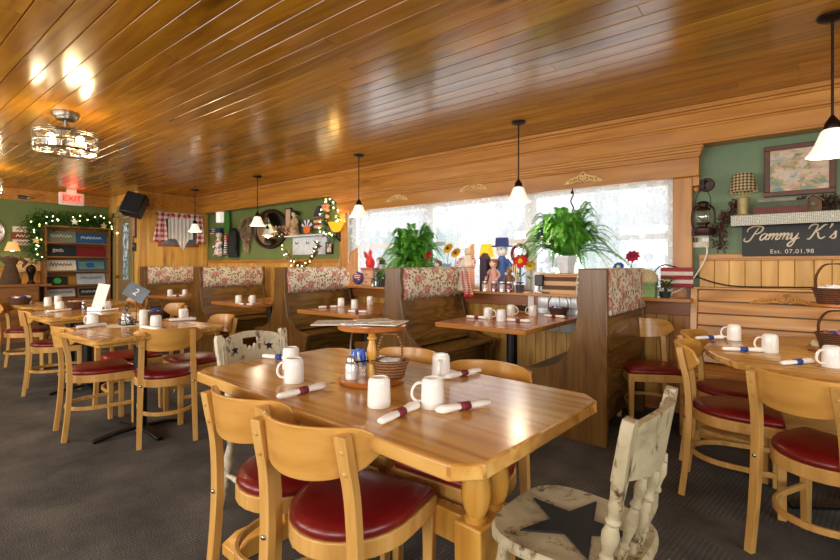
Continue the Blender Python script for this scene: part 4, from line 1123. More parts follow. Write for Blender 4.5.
# ------------------------------------------------------------------ scroll-sawn dividers on the sill
def divider(x, label):
    prof = smooth_path([(4.02, .94, 0), (4.02, 1.10, 0), (4.05, 1.2, 0), (4.10, 1.24, 0), (4.09, 1.30, 0), (4.12, 1.37, 0), (4.17, 1.39, 0), (4.22, 1.42, 0), (4.235, 1.42, 0)], 5)
    out = [(q.x, q.y) for q in prof] + [(4.235, .941)]
    o = MB().prism_yz(out, -.014, .014).build('scroll_divider', W_SCALLOP, bevel=.003, loc=(x, 0, 0)); tag(o, label, 'panel', 'scroll-sawn sill dividers')
divider(-4.40, 'scroll-sawn wooden divider on the sill beside the red rooster')
divider(-2.63, 'scroll-sawn wooden divider on the sill beside the little glowing lamp')

# ------------------------------------------------------------------ ferns
def fern(x, y, z, rad, label, pot, n=78, seed=1, up=1.0):
    rnd = random.Random(seed)
    t = thing('potted_fern', label, 'fern', (x, y, z), 0)
    if pot == 'white': MB().lathe([(.06, 0), (.065, .004), (.092, .13), (.1, .13), (.1, .155), (.09, .155), (.085, .12), (.002, .11)], 6).build('pot', M('#dfe3ea', .4, name='white_pot'), t, ang=20); h = .15
    else: MB().lathe([(.07, 0), (.075, .004), (.1, .12), (.108, .12), (.108, .15), (.095, .15), (.09, .12), (.002, .11)], 24).build('pot', M('#5a6a50', .5, name='green_pot'), t); h = .145
    MB().lathe([(.084, h - .03), (.002, h - .02)], 16).build('soil', M('#2a1c12', .95, name='soil'), t)
    m = MB()
    for k in range(n):
        a = rnd.uniform(0, 2 * PI); el = rnd.uniform(.0, 1.0)
        if pot == 'white' and math.sin(a) < -.35 and el > .55: el *= .68
        L = rad * rnd.uniform(.85, 1.25); reach = L * (.42 + .68 * el); rise = up * rad * (.95 - .75 * el) * rnd.uniform(.8, 1.25); drop = rad * (.1 + .72 * el ** 1.4) * rnd.uniform(.6, 1.1)
        ca, sa = math.cos(a), math.sin(a); pts = []; ns = 18
        ysq = .4 if sa > 0 else .75
        for i in range(ns + 1):
            q = i / ns; r_ = .02 + reach * (q ** .9); zz = h + rise * math.sin(min(1, q * 1.05) * PI * .62) * 1.0 - drop * q ** 2.4
            pts.append(Vector((r_ * ca, r_ * sa * ysq, zz)))
        m.tube(pts, [.003 * (1 - .8 * i / ns) for i in range(ns + 1)], 3)
        for i in range(2, ns + 1):
            p = pts[i]; d = (pts[i] - pts[i - 1]).normalized(); sd = d.cross(Vector((0, 0, 1)))
            if sd.length < .05: sd = Vector((-sa, ca, 0))
            sd.normalize(); upv = sd.cross(d)
            ll = .047 * math.sin(PI * (.12 + .86 * i / ns)) * rad / .36 + .006; wd = .006 * rad / .36
            for half in (0, .5):
                pp = p - d * (pts[i] - pts[i - 1]).length * half
                for s in (-1, 1):
                    tip = pp + sd * s * ll + d * ll * .45 - upv * ll * .15 * rnd.uniform(.2, 1.6)
                    md = (pp + tip) / 2
                    m.add([pp - d * wd * .4, md - d * wd, tip, md + d * wd], [(0, 1, 2, 3)])
    m.build('fronds', FERN, t, ang=180)
    return t
p = ony(414, 245, 4.10); tag(MB().box((0, 0, .05), (.22, .2, .10)).build('plant_block', W_TRIM, bevel=.004, loc=(p.x, 4.09, .9405)), 'plain wooden block lifting the fern by the sunflowers', 'block')
fern(p.x, 4.075, 1.0412, .47, 'bushy green fern on the sill between red rooster and sunflowers', 'green', 135, 3, 1.0)
p = ony(568, 262, 4.10)
ct = thing('flag_crate', 'wooden stand box painted with cream and red stripes under the white-potted fern', 'crate', (p.x - .02, 4.10, .94))
MB().bx(-.21, .21, -.10, .11, .165, .185).build('top_board', W_TRIM, ct, bevel=.003)
MB().bx(-.19, .19, -.09, .10, 0, .165).build('box', mk_stripes('cream_brown_stripes', '#dcb88a', '#5a3220', 13, 'Z'), ct, bevel=.003)
fern(p.x, 4.06, 1.126, .47, 'big green fern in a white six-sided pot on the striped stand box', 'white', 125, 5, 1.0)
t = thing('plant_hook', 'dark twisted hanging hook rising behind the white-potted fern', 'hook', (p.x + .0, 4.20, 1.905))
MB().tube(smooth_path([(0, 0, 0), (.012, 0, -.06), (-.012, 0, -.12), (.012, 0, -.18), (0, 0, -.24), (0, -.02, -.5), (.02, -.03, -.54), (.035, -.02, -.5)], 5), .006, 6).build('hook_rod', BRONZE, t)
MB().ball((0, 0, -.04), .014, 10, 6).build('finial', BRONZE, t)

# ------------------------------------------------------------------ ornaments on the sill (built small, each a thing)
SZ = .9405
def sill(px, Y=4.08): x, y = _d(px); return x * Y / y
def flower_head(m, c, r, n, tilt, elong=1.0):
    for k in range(n):
        a = 2 * PI * k / n; ca, sa = math.cos(a), math.sin(a)
        T = Matrix.Translation(c) @ rotm(tilt[0], tilt[1], 0) @ rotm(0, 0, a)
        m.add([(.15 * r, 0, .0), (.6 * r, -.22 * r * elong, .12 * r), (r, 0, .02 * r), (.6 * r, .22 * r * elong, .12 * r)], [(0, 1, 2, 3)], T)
    return m
def flower(label, x, y, zb, zt, r, col, ccol, n=12, lean=0, petals2=True, name='artificial_flower', tilt=(R(60), 0), group=None):
    t = thing(name, label, 'flower', (x, y, zb), 0, group)
    MB().tube(smooth_path([(0, 0, 0), (lean * .3, 0, (zt - zb) * .5), (lean, 0, zt - zb)], 5), .0035, 6).build('stem', M('#3c6a2a', .6, name='green_stem'), t)
    m = MB(); c = (lean, -.008, zt - zb)
    flower_head(m, c, r, n, tilt, 1.5)
    if petals2: flower_head(m, (c[0], c[1] - .006, c[2] + .002), r * .72, n - 2, tilt, 1.6)
    m.build('petals', M(col, .6, name='petal_' + col.strip('#')), t, ang=180, solid=.001)
    MB().ball((c[0], c[1] - .012, c[2]), r * .32, 12, 8, (1, .5, 1)).build('flower_centre', M(ccol, .8, name='centre_' + ccol.strip('#')), t)
    l = MB()
    for s in (-1, 1): l.add([(lean * .3, 0, (zt - zb) * .5), (lean * .3 + s * .03, -.01, (zt - zb) * .55), (lean * .3 + s * .055, 0, (zt - zb) * .65), (lean * .3 + s * .02, .01, (zt - zb) * .62)], [(0, 1, 2, 3)])
    l.build('leaf', FERN, t, solid=.001); return t
def figure(label, x, y, z, h, body, head='#e6c3a0', hat=None, hatc=None, name='rag_doll', cat='doll', arms=None, hair=None):
    t = thing(name, label, cat, (x, y, z))
    b = MB().lathe([(.30 * h * .6, 0), (.32 * h * .6, .02 * h), (.24 * h * .6, .3 * h), (.17 * h * .6, .5 * h), (.12 * h * .6, .62 * h), (.05 * h, .66 * h)], 18)
    for s in (-1, 1): b.tube(smooth_path([(s * .09 * h, 0, .58 * h), (s * .2 * h, -.03 * h, .45 * h), (s * .16 * h, -.12 * h, .34 * h)], 4), [.045 * h] * 5 + [.04 * h] * 3 + [.03 * h], 8)
    b.build('dress', body if not isinstance(body, str) else M(body, .8), t)
    hd = MB().ball((0, 0, .76 * h), .115 * h, 14, 10).ball((0, -.11 * h, .75 * h), .018 * h, 6, 5)
    hh = hd.build('head', M(head, .7), t)
    for s in (-1, 1): MB().ball((s * .16 * h, -.13 * h, .33 * h), .035 * h, 8, 6).build('hand', M(head, .7), t)
    for s in (-1, 1): MB().ball((s * .04 * h, -.105 * h, .785 * h), .014 * h, 6, 5).build('eye', BLACK, hh)
    if hair: MB().lathe([(.128 * h, .72 * h), (.13 * h, .8 * h), (.1 * h, .87 * h), (.01, .89 * h)], 14, TR(0, .025 * h, 0)).build('hair', M(hair, .9), t)
    if hat: MB().lathe([(.2 * h, .83 * h), (.2 * h, .85 * h), (.13 * h, .855 * h), (.12 * h, 1.0 * h), (.01, 1.0 * h)], 18).build('hat', M(hatc or hat, .7), t)
    return t
def jar(label, x, y, z, r, h, fillc, lid='#b9b9b6', name='glass_jar', group=None):
    t = thing(name, label, 'jar', (x, y, z), 0, group)
    MB().cyl((0, 0, .003), (0, 0, h * .75), r * .88, 16).build('contents', M(fillc, .7), t)
    MB().lathe([(r, 0), (r, h * .78), (r * .8, h * .88), (r * .8, h * .9)], 18).build('jar_body', GLASS, t)
    MB().cyl((0, 0, h * .88), (0, 0, h), r * .84, 18).build('lid', M(lid, .3, .8), t); return t
# sconce end of the sill
x = sill(372, 4.1)
bk = thing('storage_box', 'tan and pink two-drawer keepsake box under the red rooster', 'box', (x - .02, 4.10, SZ))
MB().box((0, 0, .10), (.20, .13, .20)).build('box_body', M('#c79a78', .7, name='tan_box'), bk, bevel=.006)
MB().box((0, 0, .213), (.215, .145, .025)).build('lid', M('#b06a58', .7, name='pink_box_lid'), bk, bevel=.004)
for z in (.055, .145):
    d = MB().box((0, -.068, z), (.17, .008, .07)).build('drawer', M('#d6ab8a', .7, name='box_drawer'), bk); MB().ball((0, -.076, z), .008, 8, 6).build('knob', BRONZE, d)
rt = thing('rooster_figurine', 'red rooster figurine standing on the tan keepsake box', 'figurine', (x - .03, 4.10, SZ + .2265))
MB().lathe([(.045, 0), (.05, .02), (.06, .06), (.05, .10), (.028, .13), (.022, .16), (.028, .18), (.012, .20)], 16).build('body', M('#d21f1c', .4, name='red_glaze'), rt)
MB().prism_xz([(-.02, .09), (-.09, .13), (-.11, .20), (-.07, .19), (-.04, .15)], -.01, .01).build('tail', M('#a01818', .4, name='dark_red_glaze'), rt)
MB().prism_xz([(-.02, .19), (-.015, .225), (0, .205), (.01, .225), (.025, .20), (.03, .185)], -.005, .005).build('comb', M('#d83028', .4), rt)
MB().between((.02, 0, .185), (.05, 0, .178), [(.009, 0), (.001, 1)], 8).build('beak', M('#e0a020', .5), rt)
FLAGM = mk_stripes('flag_stripes_small', '#efe6dc', '#a3262c', 40, 'Z')
hx_ = thing('flag_ornament', 'six-sided stuffed star and stripe ornament leaning on the scroll divider by the sconce', 'ornament', (sill(359, 4.02), 4.0, SZ + .10), 0)
MB(TR(ry=R(20), rx=R(-8))).prism_xz([(.085 * math.cos(PI / 3 * k), .085 * math.sin(PI / 3 * k)) for k in range(6)], -.02, .02).build('padded_body', M('#5c4a82', .8, name='purple_cloth'), hx_, bevel=.008)
MB(TR(ry=R(20), rx=R(-8))).box((-.0, -.021, .02), (.1, .006, .06)).build('flag_patch', FLAGM, hx_)
MB(TR(ry=R(20), rx=R(-8))).box((.03, -.022, -.045), (.07, .006, .03)).build('star_patch', M('#32407a', .8), hx_)
jar('dark green bottle-jar between keepsake box and fern on the sill', sill(377, 4.03), 4.02, SZ, .035, .17, '#1f5a48', '#2c6a50')
jar('dark squat jar at the foot of the keepsake box', sill(373, 4.0) + .02, 3.985, SZ, .03, .10, '#22252c', '#22252c')
figure('small black-and-white figurine beside the rooster', sill(383, 4.1), 4.09, SZ, .32, '#2c2c34', '#e8e0d6', name='china_figurine', cat='figurine', hat='#1a1a1e', hatc='#1c1c22')
figure('little blue-and-white china figurine on the sill by the rooster', sill(379.5, 4.16), 4.17, SZ, .40, '#8fa0bb', '#f0e6dc', name='china_figurine', cat='figurine', hair='#6a5a3a')
# around the first fern
fx = sill(428, 4.03)
flower('red cloth rose standing in front of the bushy fern', fx, 4.03, SZ, 1.305, .06, '#d0241f', '#a01510', 12, name='cloth_flower')
o = thing('flag_bow', 'small flag-striped bow below the red cloth rose', 'bow', (fx + .0, 3.98, 1.20))
BOWM = mk_stripes('bow_stripes', '#f0dcb0', '#22243a', 55, 'X')
MB().loft([[(s * .07, -.012, .045), (s * .07, .012, .045), (s * .07, .012, -.045), (s * .07, -.012, -.045)] for s in (-1, 1)] if False else [[(-.06, -.012, .05), (-.06, .012, .05), (-.06, .012, -.05), (-.06, -.012, -.05)], [(0, -.008, .012), (0, .008, .012), (0, .008, -.012), (0, -.008, -.012)], [(.06, -.012, .05), (.06, .012, .05), (.06, .012, -.05), (.06, -.012, -.05)]]).build('loops', BOWM, o)
MB().tube([(0, 0, 0), (0, .02, -.12), (0, .03, -.26)], .004, 6).build('pick', M('#3c6a2a', .6), o)
for px, z, lb, ln in ((449, 1.375, 'upper sunflower leaning toward the sheer panel', .02), (456, 1.325, 'lower sunflower facing out with dark centre', .03)):
    flower(lb, sill(px - 2, 4.04), 4.04, SZ, z, .062, '#f0b400', '#2c1a08', 16, ln, name='sunflower', group='sunflowers on the sill')
cx = sill(446, 4.02)
o = MB().lathe([(.03, 0), (.055, .02), (.07, .08), (.06, .14), (.04, .17), (.046, .19), (.04, .19), (.034, .165), (.05, .1)], 20).build('vase', M('#8ea3b4', .35, name='blue_grey_glaze'), loc=(cx + .03, 4.03 - .06, SZ + .08)); tag(o, 'blue-grey vase under the sunflowers', 'vase')
o2 = MB().box((0, 0, .04), (.18, .12, .08)).build('wooden_block', W_TRIM, loc=(cx + .03, 3.985 + .03, SZ)); tag(o2, 'small wooden block under the blue-grey vase', 'block'); 
o.location = (cx + .03, 4.0, SZ + .081)
figure('white lamb-like doll with yellow trim beside the sunflowers', sill(463, 4.02), 4.03, SZ, .36, '#eee6d0', '#f2e6da', name='rag_doll', hair='#e8d8a0')
figure('pale grey figurine half hidden by the fern fronds', sill(437, 4.02), 4.03, SZ, .35, '#aebccb', '#e6ddd6', name='china_figurine', cat='figurine', hair='#7a5a3a')
# dangling gingham legs
dl = thing('gingham_doll', 'long-legged gingham doll sitting on the booth end with red check legs dangling', 'doll', (-2.56, 4.02, 1.18))
MB().lathe([(.05, -.02), (.065, .0), (.05, .08), (.03, .12)], 14).build('body', M('#efe4d2', .8, name='muslin'), dl)
MB().ball((0, 0, .16), .04, 12, 8).build('head', M('#ecd2b4', .8), dl)
for s in (-1, 1):
    lg = MB().tube(smooth_path([(s * .03 + .01, -.03, .0), (s * .03 + .03, -.09, -.03), (s * .03 + .04, -.10, -.15), (s * .03 + .07, -.10, -.28)], 5), .02, 8).build('leg', GINGHAMX, dl)
    MB().ball((s * .03 + .075, -.115, -.29), .026, 10, 6, (1, 1.4, .8)).build('shoe', M('#b82a34', .6), lg)
    MB().tube(smooth_path([(s * .045, 0, .1), (s * .1, -.03, .06), (s * .1, -.06, .0)], 4), .014, 8).build('arm', GINGHAMX, dl)
# middle section
lx = sill(487, 4.15)
t = thing('accent_lamp', 'tiny glowing amber-shaded lamp on the sill beside the scroll divider', 'lamp', (lx, 4.15, SZ))
MB().lathe([(.045, 0), (.05, .02), (.02, .05), (.03, .12), (.035, .2), (.015, .28), (.01, .34)], 16).build('base', M('#8a6a3a', .4, .6, name='brass_base'), t)
MB().lathe([(.085, .34), (.055, .47), (.05, .47), (.08, .34)], 20, cap=False).build('lamp_shade', AMBERSHADE, t)
MB().ball((0, 0, .37), .025, 10, 8).build('bulb', BULB, t)
lamp('accent_light', (lx, 4.13, SZ + .37), 1.6, (1, .6, .22), .03)
x = sill(484.5, 4.02)
t = thing('birdhouse', 'tall dark plum wooden birdhouse by the tiny glowing lamp', 'birdhouse', (x, 4.03, SZ))
MB().box((0, 0, .16), (.075, .08, .32)).build('house', M('#3a2838', .7, name='plum_paint'), t)
MB().prism_xz([(-.05, .32), (.05, .32), (0, .38)], -.045, .045).build('roof', M('#4a3340', .7), t)
figure('pink rag doll seated next to the plum birdhouse', sill(493, 4.02), 4.03, SZ, .36, '#c99a90', '#e8c8b0', hair='#8a4a2a')
figure('blue-suited patriotic doll wearing a big blue hat', sill(502, 4.12), 4.12, SZ, .53, '#3c5f9c', '#f0f0ee', name='patriot_doll', hat='#2a3a78', hatc='#2a3a78')
figure('small brown bear doll in front of the blue-hatted doll', sill(509, 4.02), 4.03, SZ, .27, '#7a5a40', '#a37a52', name='bear_doll', hair='#7a5a40')
wx = sill(519, 4.12)
t = thing('ring_wreath', 'burgundy ring wreath with green sprig standing on the sill', 'wreath', (wx, 4.14, SZ))
MB().tube([(.085 * math.cos(2 * PI * k / 30), 0, .37 + .085 * math.sin(2 * PI * k / 30)) for k in range(30)], .016, 8, True).build('ring', M('#6a1c38', .7, name='burgundy_ribbon'), t)
MB().cyl((0, 0, 0), (0, 0, .29), .006, 8).build('stand', BRONZE, t)
m = MB()
for k in range(14):
    a = random.uniform(.2, 2.0); r_ = random.uniform(.03, .1); c = Vector((r_ * math.cos(a), -.015, .37 + r_ * math.sin(a))); d = Vector((random.uniform(-.03, .03), -.01, random.uniform(.01, .04)))
    m.add([c, c + Vector((.01, 0, .012)), c + d, c + Vector((-.01, 0, .012))], [(0, 1, 2, 3)])
m.build('sprig_leaves', M('#8fae4a', .6), t, solid=.001)
flower('big red poinsettia in front of the ring wreath', sill(521, 4.04), 4.04, SZ, 1.235, .085, '#d42018', '#e0b020', 12, name='poinsettia')
flower('yellow cloth flower next to the poinsettia', sill(531, 4.04), 4.04, SZ, 1.19, .055, '#e0c020', '#8a6a10', 12, name='cloth_flower')
o = thing('flag_bow', 'gold-and-navy striped bow under the poinsettia', 'bow', (sill(515.5, 3.97) , 3.985, 1.12))
MB(TR(ry=R(65))).loft([[(-.08, -.01, .04), (-.08, .01, .04), (-.08, .01, -.04), (-.08, -.01, -.04)], [(0, -.008, .012), (0, .008, .012), (0, .008, -.012), (0, -.008, -.012)], [(.08, -.01, .03), (.08, .01, .03), (.08, .01, -.03), (.08, -.01, -.03)]]).build('loops', BOWM, o)
MB().tube([(0, 0, 0), (0, .02, -.1), (0, .03, -.18)], .004, 6).build('pick', M('#3c6a2a', .6), o)
jar('blue glass jar with lid by the yellow cloth flower', sill(537, 4.04), 4.04, SZ, .035, .20, '#22487a', '#22487a')
jar('dark navy round jar below the gold-striped bow', sill(520, 3.99), 3.99, SZ + 0, .042, .10, '#1a1c34', '#2a2c44')
for px, c, lb in ((485, '#e8d8c0', 'cream candle jar at the foot of the plum birdhouse'), (494, '#7a2038', 'wine-red candle jar on the sill among the dolls'), (502, '#d8e2ea', 'pale candle jar on the sill before the blue-hatted doll'), (509, '#8a2436', 'crimson candle jar on the sill by the navy jar')):
    jar(lb, sill(px, 3.98) + .005, 3.975, SZ, .032, .10, c, '#d9d9d6', 'candle_jar', 'candle jars on the sill')
t = thing('quilted_cover', 'silvery white quilted cover on the wall below the striped stand box', 'cover', (sill(567, 4.2) + .0, 4.165, .56))
qm = MB()
for a in range(5):
    for b in range(3): qm.loft([[(-.27 + .108 * a + .054 + q * c_, d_, .02 + .11 * b + .055 + q * e_) for c_, e_ in ((-.054, -.055), (.054, -.055), (.054, .055), (-.054, .055))] for q, d_ in ((1, 0), (.9, -.012), (.5, -.02))])
qm.build('quilted_panel', M('#d9dde0', .3, .2, .08, 20, name='silver_quilt'), t)
o = MB().bx(-.03, .03, -.006, 0, 0, .34).build('white_board', WHITE, loc=(sill(531, 4.16), 4.165, .60)); tag(o, 'narrow white board upright on the wainscot by the black plug block', 'board')
# power socket under fern, end section
t = thing('power_adapter', 'black plug block on a white switch plate by the striped stand box', 'adapter', (sill(541, 4.02), 3.99, SZ))
MB().bx(-.07, .05, .02, .03, -.0, .20).build('plate', WHITE, t, bevel=.003)
MB().bx(-.045, .035, -.015, .02, .07, .17).build('plug_block', BLACK, t, bevel=.006)
MB().tube(smooth_path([(.0, 0, .08), (.0, -.01, .03), (.04, -.02, .012), (.1, -.01, .008)], 5), .005, 6).build('cable', BLACK, t)
flower('single crimson flower on a thin tall stem before the wide lace panel', sill(629, 4.12), 4.12, SZ, 1.27, .062, '#b8143c', '#70102a', 9, .03, name='stem_flower')
flower('small blue flower peeping over the end booth cushion', sill(619, 4.10), 4.10, SZ, 1.185, .05, '#3a6ac8', '#f0e0a0', 10, 0, name='cloth_flower')
x = sill(646, 4.10)
t = thing('tin_box', 'pale green painted box on the sill beside the dark green plant', 'box', (x, 4.10, SZ)); MB().box((0, 0, .055), (.15, .1, .11)).build('box_body', M('#8fae74', .6, .0, .25, 12, name='pale_green_tin'), t, bevel=.004); MB().box((0, 0, .116), (.156, .106, .012)).build('lid', M('#a8c088', .6), t)
o = MB().lathe([(.085, 0), (.09, .01), (.085, .05), (.06, .085), (.03, .10), (.002, .104)], 24).build('straw_bonnet', M('#d9c69a', .9, .0, .2, 60, name='straw'), loc=(x - .0, 4.11, SZ + .1228)); tag(o, 'cream straw bonnet resting on the pale green box', 'bonnet')
x = sill(665, 4.08)
t = thing('small_plant', 'low dark green plant at the alcove end of the sill', 'plant', (x, 4.08, SZ)); MB().lathe([(.035, 0), (.045, .05), (.04, .05), (.002, .045)], 16).build('pot', M('#26382c', .5), t)
m = MB()
for k in range(60):
    a = random.uniform(0, 2 * PI); r_ = random.uniform(.01, .07); c = Vector((r_ * math.cos(a), r_ * math.sin(a) * .8, .05 + random.uniform(0, .10))); d = Vector((math.cos(a) * .03, math.sin(a) * .03, .02)); s_ = Vector((-math.sin(a), math.cos(a), 0)) * .012
    m.add([c, c + d * .5 + s_, c + d, c + d * .5 - s_], [(0, 1, 2, 3)])
m.build('leaves', PINEGREEN, t, ang=180)
x0 = sill(668, 4.15); x1 = sill(690, 4.15)
t = thing('flag_board', 'rustic board painted with worn red and white stripes at the alcove end of the sill', 'sign', ((x0 + x1) / 2 - .02, 4.17, SZ))
for k in range(5): MB().bx(-.115, .115, 0, .014, .08 + .032 * k, .111 + .032 * k).build('slat', M('#9a3038', .7, name='worn_red') if k % 2 == 0 else M('#e2d6cc', .7, name='worn_white'), t, bevel=.002)
for s in (-1, 1): MB().bx(s * .08 - .012, s * .08 + .012, .014, .022, 0, .24).build('support', W_DARK, t)

# ------------------------------------------------------------------ alcove wall above the bench
t = thing('wall_sign', 'black board sign with cream script lettering and a date under the fretwork shelf', 'sign', (.02, 4.262, 1.382))
MB().box((0, 0, 0), (.58, .022, .235)).build('board', M('#1c1d1f', .55, 0, .25, 14, name='black_sign_board'), t, bevel=.002)
CREAMT = M('#e2d3b8', .7, name='cream_lettering')
GL = {
 'P': ([[(1.1, 2.0), (.75, 1.2), (.35, .1), (-.05, -.2), (-.45, 0), (-.4, .4)], [(-.3, 1.3), (-.25, 1.8), (.3, 2.15), (1.0, 2.2), (1.6, 1.95), (1.5, 1.35), (1.0, 1.0), (.65, 1.05)]], 1.45),
 'a': ([[(.85, .85), (.55, 1.0), (.15, .6), (.15, .1), (.45, .05), (.8, .55), (.95, .95), (.8, .35), (.95, .03), (1.25, .3)]], 1.12),
 'm': ([[(-.05, .55), (.15, .95), (.22, .7), (.08, 0)], [(.12, .3), (.4, .85), (.62, .92), (.6, .5), (.5, 0)], [(.55, .3), (.85, .85), (1.07, .92), (1.05, .5), (.98, .1), (1.15, .02), (1.4, .3)]], 1.3),
 'y': ([[(-.05, .55), (.15, .95), (.22, .6), (.2, .15), (.45, .03), (.8, .5), (.95, .95)], [(.95, .95), (.8, .1), (.5, -.9), (.1, -1.0), (.05, -.65), (.5, -.2), (1.2, .25)]], 1.2),
 'K': ([[(-.1, 1.5), (.1, 2.0), (.55, 2.15), (.9, 2.0)], [(.9, 2.0), (.7, 1.0), (.35, .05), (.0, 0)], [(1.9, 2.05), (1.55, 1.95), (1.1, 1.35), (.65, 1.05)], [(.65, 1.05), (1.05, .9), (1.25, .3), (1.6, .0), (2.0, .3)]], 2.35),
 "'": ([[(.0, 2.2), (.05, 2.05), (.02, 1.8), (-.1, 1.5)], [(.06, 2.2), (.09, 2.0), (.02, 1.72)]], .25),
 's': ([[(-.1, .1), (.25, .6), (.45, 1.02), (.5, .6), (.55, .15), (.3, -.02), (.05, .15)]], .7)}
def script(txt, x, z, sc, y, r, slant=.22, space=.9):
    m = MB()
    for ch in txt:
        if ch == ' ': x += space * sc; continue
        st, adv = GL[ch]
        for p in st:
            pts = smooth_path([(x + (a + slant * b) * sc, y, z + b * sc) for a, b in p], 5)
            N = len(pts); rr = [r * (.6 + .6 * math.sin(PI * i / max(1, N - 1))) for i in range(N)]
            m.tube(pts, rr, 6)
        x += adv * sc
    return m, x
sc = .047
_, xe = script("Pammy K's", 0, 0, sc, 0, .001)
m, _ = script("Pammy K's", -xe / 2 - .01, .002, sc, -.0125, .0052)
m.build('lettering', CREAMT, t)
text_mesh('Est. 07.01.98', .042, 'lettering', CREAMT, t, TR(.0, -.0115, -.085) @ FACE_Y, .001, spacing=1.12)
# shelf with fretwork front
FRET = NT('white_fretwork'); 
_v = FRET.coord('Object', (1, 1, 1)); _vo = FRET.voro(_v, 95, 'DISTANCE_TO_EDGE', .4)
FRET.set(FRET.ramp(FRET.math('LESS_THAN', _vo.outputs['Distance'], .13), [(0, '#8d8f80'), (1, '#e4e4da')]), .6); FRET = FRET.m
SX0, SX1, SZT = -.33, .95, 1.565
t = thing('fretwork_shelf', 'wall shelf with white fretwork front edge above the black sign', 'shelf', (SX0, 4.3, SZT))
MB().bx(0, SX1 - SX0, -.19, 0, -.016, 0).build('shelf_board', W_DARK, t, bevel=.002)
MB().bx(0, SX1 - SX0, -.2, -.185, -.078, -.004).build('fretwork_front', FRET, t)
MB().bx(0, .014, -.185, 0, -.078, -.016).build('fretwork_end', FRET, t)
# checked lamp
CHK = mk_check('black_cream_checks', '#2a221c', '#c9b184', 44, ('X', 'Z'))
t = thing('shelf_lamp', 'small lamp with black-and-cream checked shade on the fretwork shelf', 'lamp', (-.262, 4.19, SZT + .0005))
MB().lathe([(.045, 0), (.047, .006), (.044, .012), (.036, .014), (.036, .13), (.04, .134), (.03, .14), (.006, .15), (.006, .2)], 20).build('base', M('#a89868', .5, .3, .2, name='antique_brass'), t)
MB().lathe([(.092, .175), (.062, .31), (.058, .31), (.088, .175)], 28, cap=False).build('lamp_shade', CHK, t, ang=70)
MB().ball((0, 0, .22), .024, 10, 8).build('bulb', mk_emit('small_warm_bulb', '#ffd890', 3), t)
lamp('shelf_lamp_light', (-.262, 4.19, SZT + .21), 1.2, (1, .7, .35), .02)
for k, (z0, h, w, c, lb, dx) in enumerate(((0, .044, .30, '#6a3a34', 'dark red book at the bottom of the shelf pile', 0), (.0445, .038, .28, '#4f5a46', 'green-grey book in the middle of the shelf pile', .01), (.083, .018, .21, '#8a8478', 'thin worn grey book topmost of the shelf pile', -.02))):
    b = thing('book', lb, 'book', (-.045 + dx, 4.19, SZT + .0005 + z0), R(k * 2 - 2), 'books on the fretwork shelf')
    MB().bx(-w / 2 + .004, w / 2 - .004, -.075, .075, .003, h - .003).build('pages', CREAM, b)
    cv = MB().bx(-w / 2, w / 2, -.08, .08, 0, .003).bx(-w / 2, w / 2, -.08, .08, h - .003, h).bx(-w / 2, w / 2, -.083, -.078, 0, h); cv.build('cover', M(c, .7, 0, .25, 30), b)
x = ony(813, 205, 4.16).x
t = thing('birdhouse', 'little weathered wooden birdhouse on the fretwork shelf', 'birdhouse', (x, 4.17, SZT + .0005))
MB().prism_xz([(-.045, 0), (.045, 0), (.045, .07), (0, .11), (-.045, .07)], -.03, .03).build('house', M('#6a5238', .8, name='weathered_wood'), t)
MB(TR(-.026, 0, .096, ry=R(-41.6))).box((0, 0, 0), (.08, .08, .008)).build('roof', W_DARK, t); MB(TR(.026, 0, .096, ry=R(41.6))).box((0, 0, 0), (.08, .08, .008)).build('roof', W_DARK, t)
MB().cyl((0, -.031, .055), (0, -.029, .055), .012, 12).build('entrance_hole', BLACK, t)
# berry garland and berry wreath
BERRY = M('#5a2a26', .5, name='dried_berry'); TWIG = M('#3a2a1e', .9, name='twig')
def berry(name, label, loc, path, spread, n, seed, cat='garland'):
    rnd = random.Random(seed); t = thing(name, label, cat, loc)
    tw = MB(); be = MB(); le = MB(); P = smooth_path(path, 6)
    tw.tube(P, .005, 5)
    for k in range(n):
        p = P[rnd.randrange(len(P))]; d = Vector((rnd.uniform(-1, 1), rnd.uniform(-1, .2), rnd.uniform(-.8, 1))) * spread; q = p + d
        tw.tube([p, p + d * .6 + Vector((0, 0, .01)), q], .0015, 4)
        be.ball(q, rnd.uniform(.005, .008), 6, 4)
        if k % 2 == 0:
            s_ = Vector((rnd.uniform(-1, 1), 0, rnd.uniform(-1, 1))) * .012; le.add([p + d * .5, p + d * .7 + s_, p + d * 1.0, p + d * .7 - s_], [(0, 1, 2, 3)])
    tw.build('twigs', TWIG, t); be.build('berries', BERRY, t)['kind'] = 'stuff'; le.build('leaves', M('#4e4632', .8, name='dry_leaf'), t, solid=.001); return t
berry('berry_garland', 'dried berry garland laid along the fretwork shelf behind birdhouse and books', (.03, 4.24, SZT + .035), [(-.0, 0, 0), (.12, .01, .01), (.25, 0, .02), (.4, .01, .015), (.6, 0, .02), (.85, 0, .01)], .075, 330, 4)
berry('berry_spray', 'dried berry spray curving down the wall beside the oil lantern', (-.36, 4.245, 1.52), [(.09, 0, .14), (.03, -.01, .10), (-.03, -.02, .02), (-.05, -.02, -.1), (-.045, -.02, -.2)], .05, 190, 8, 'spray')
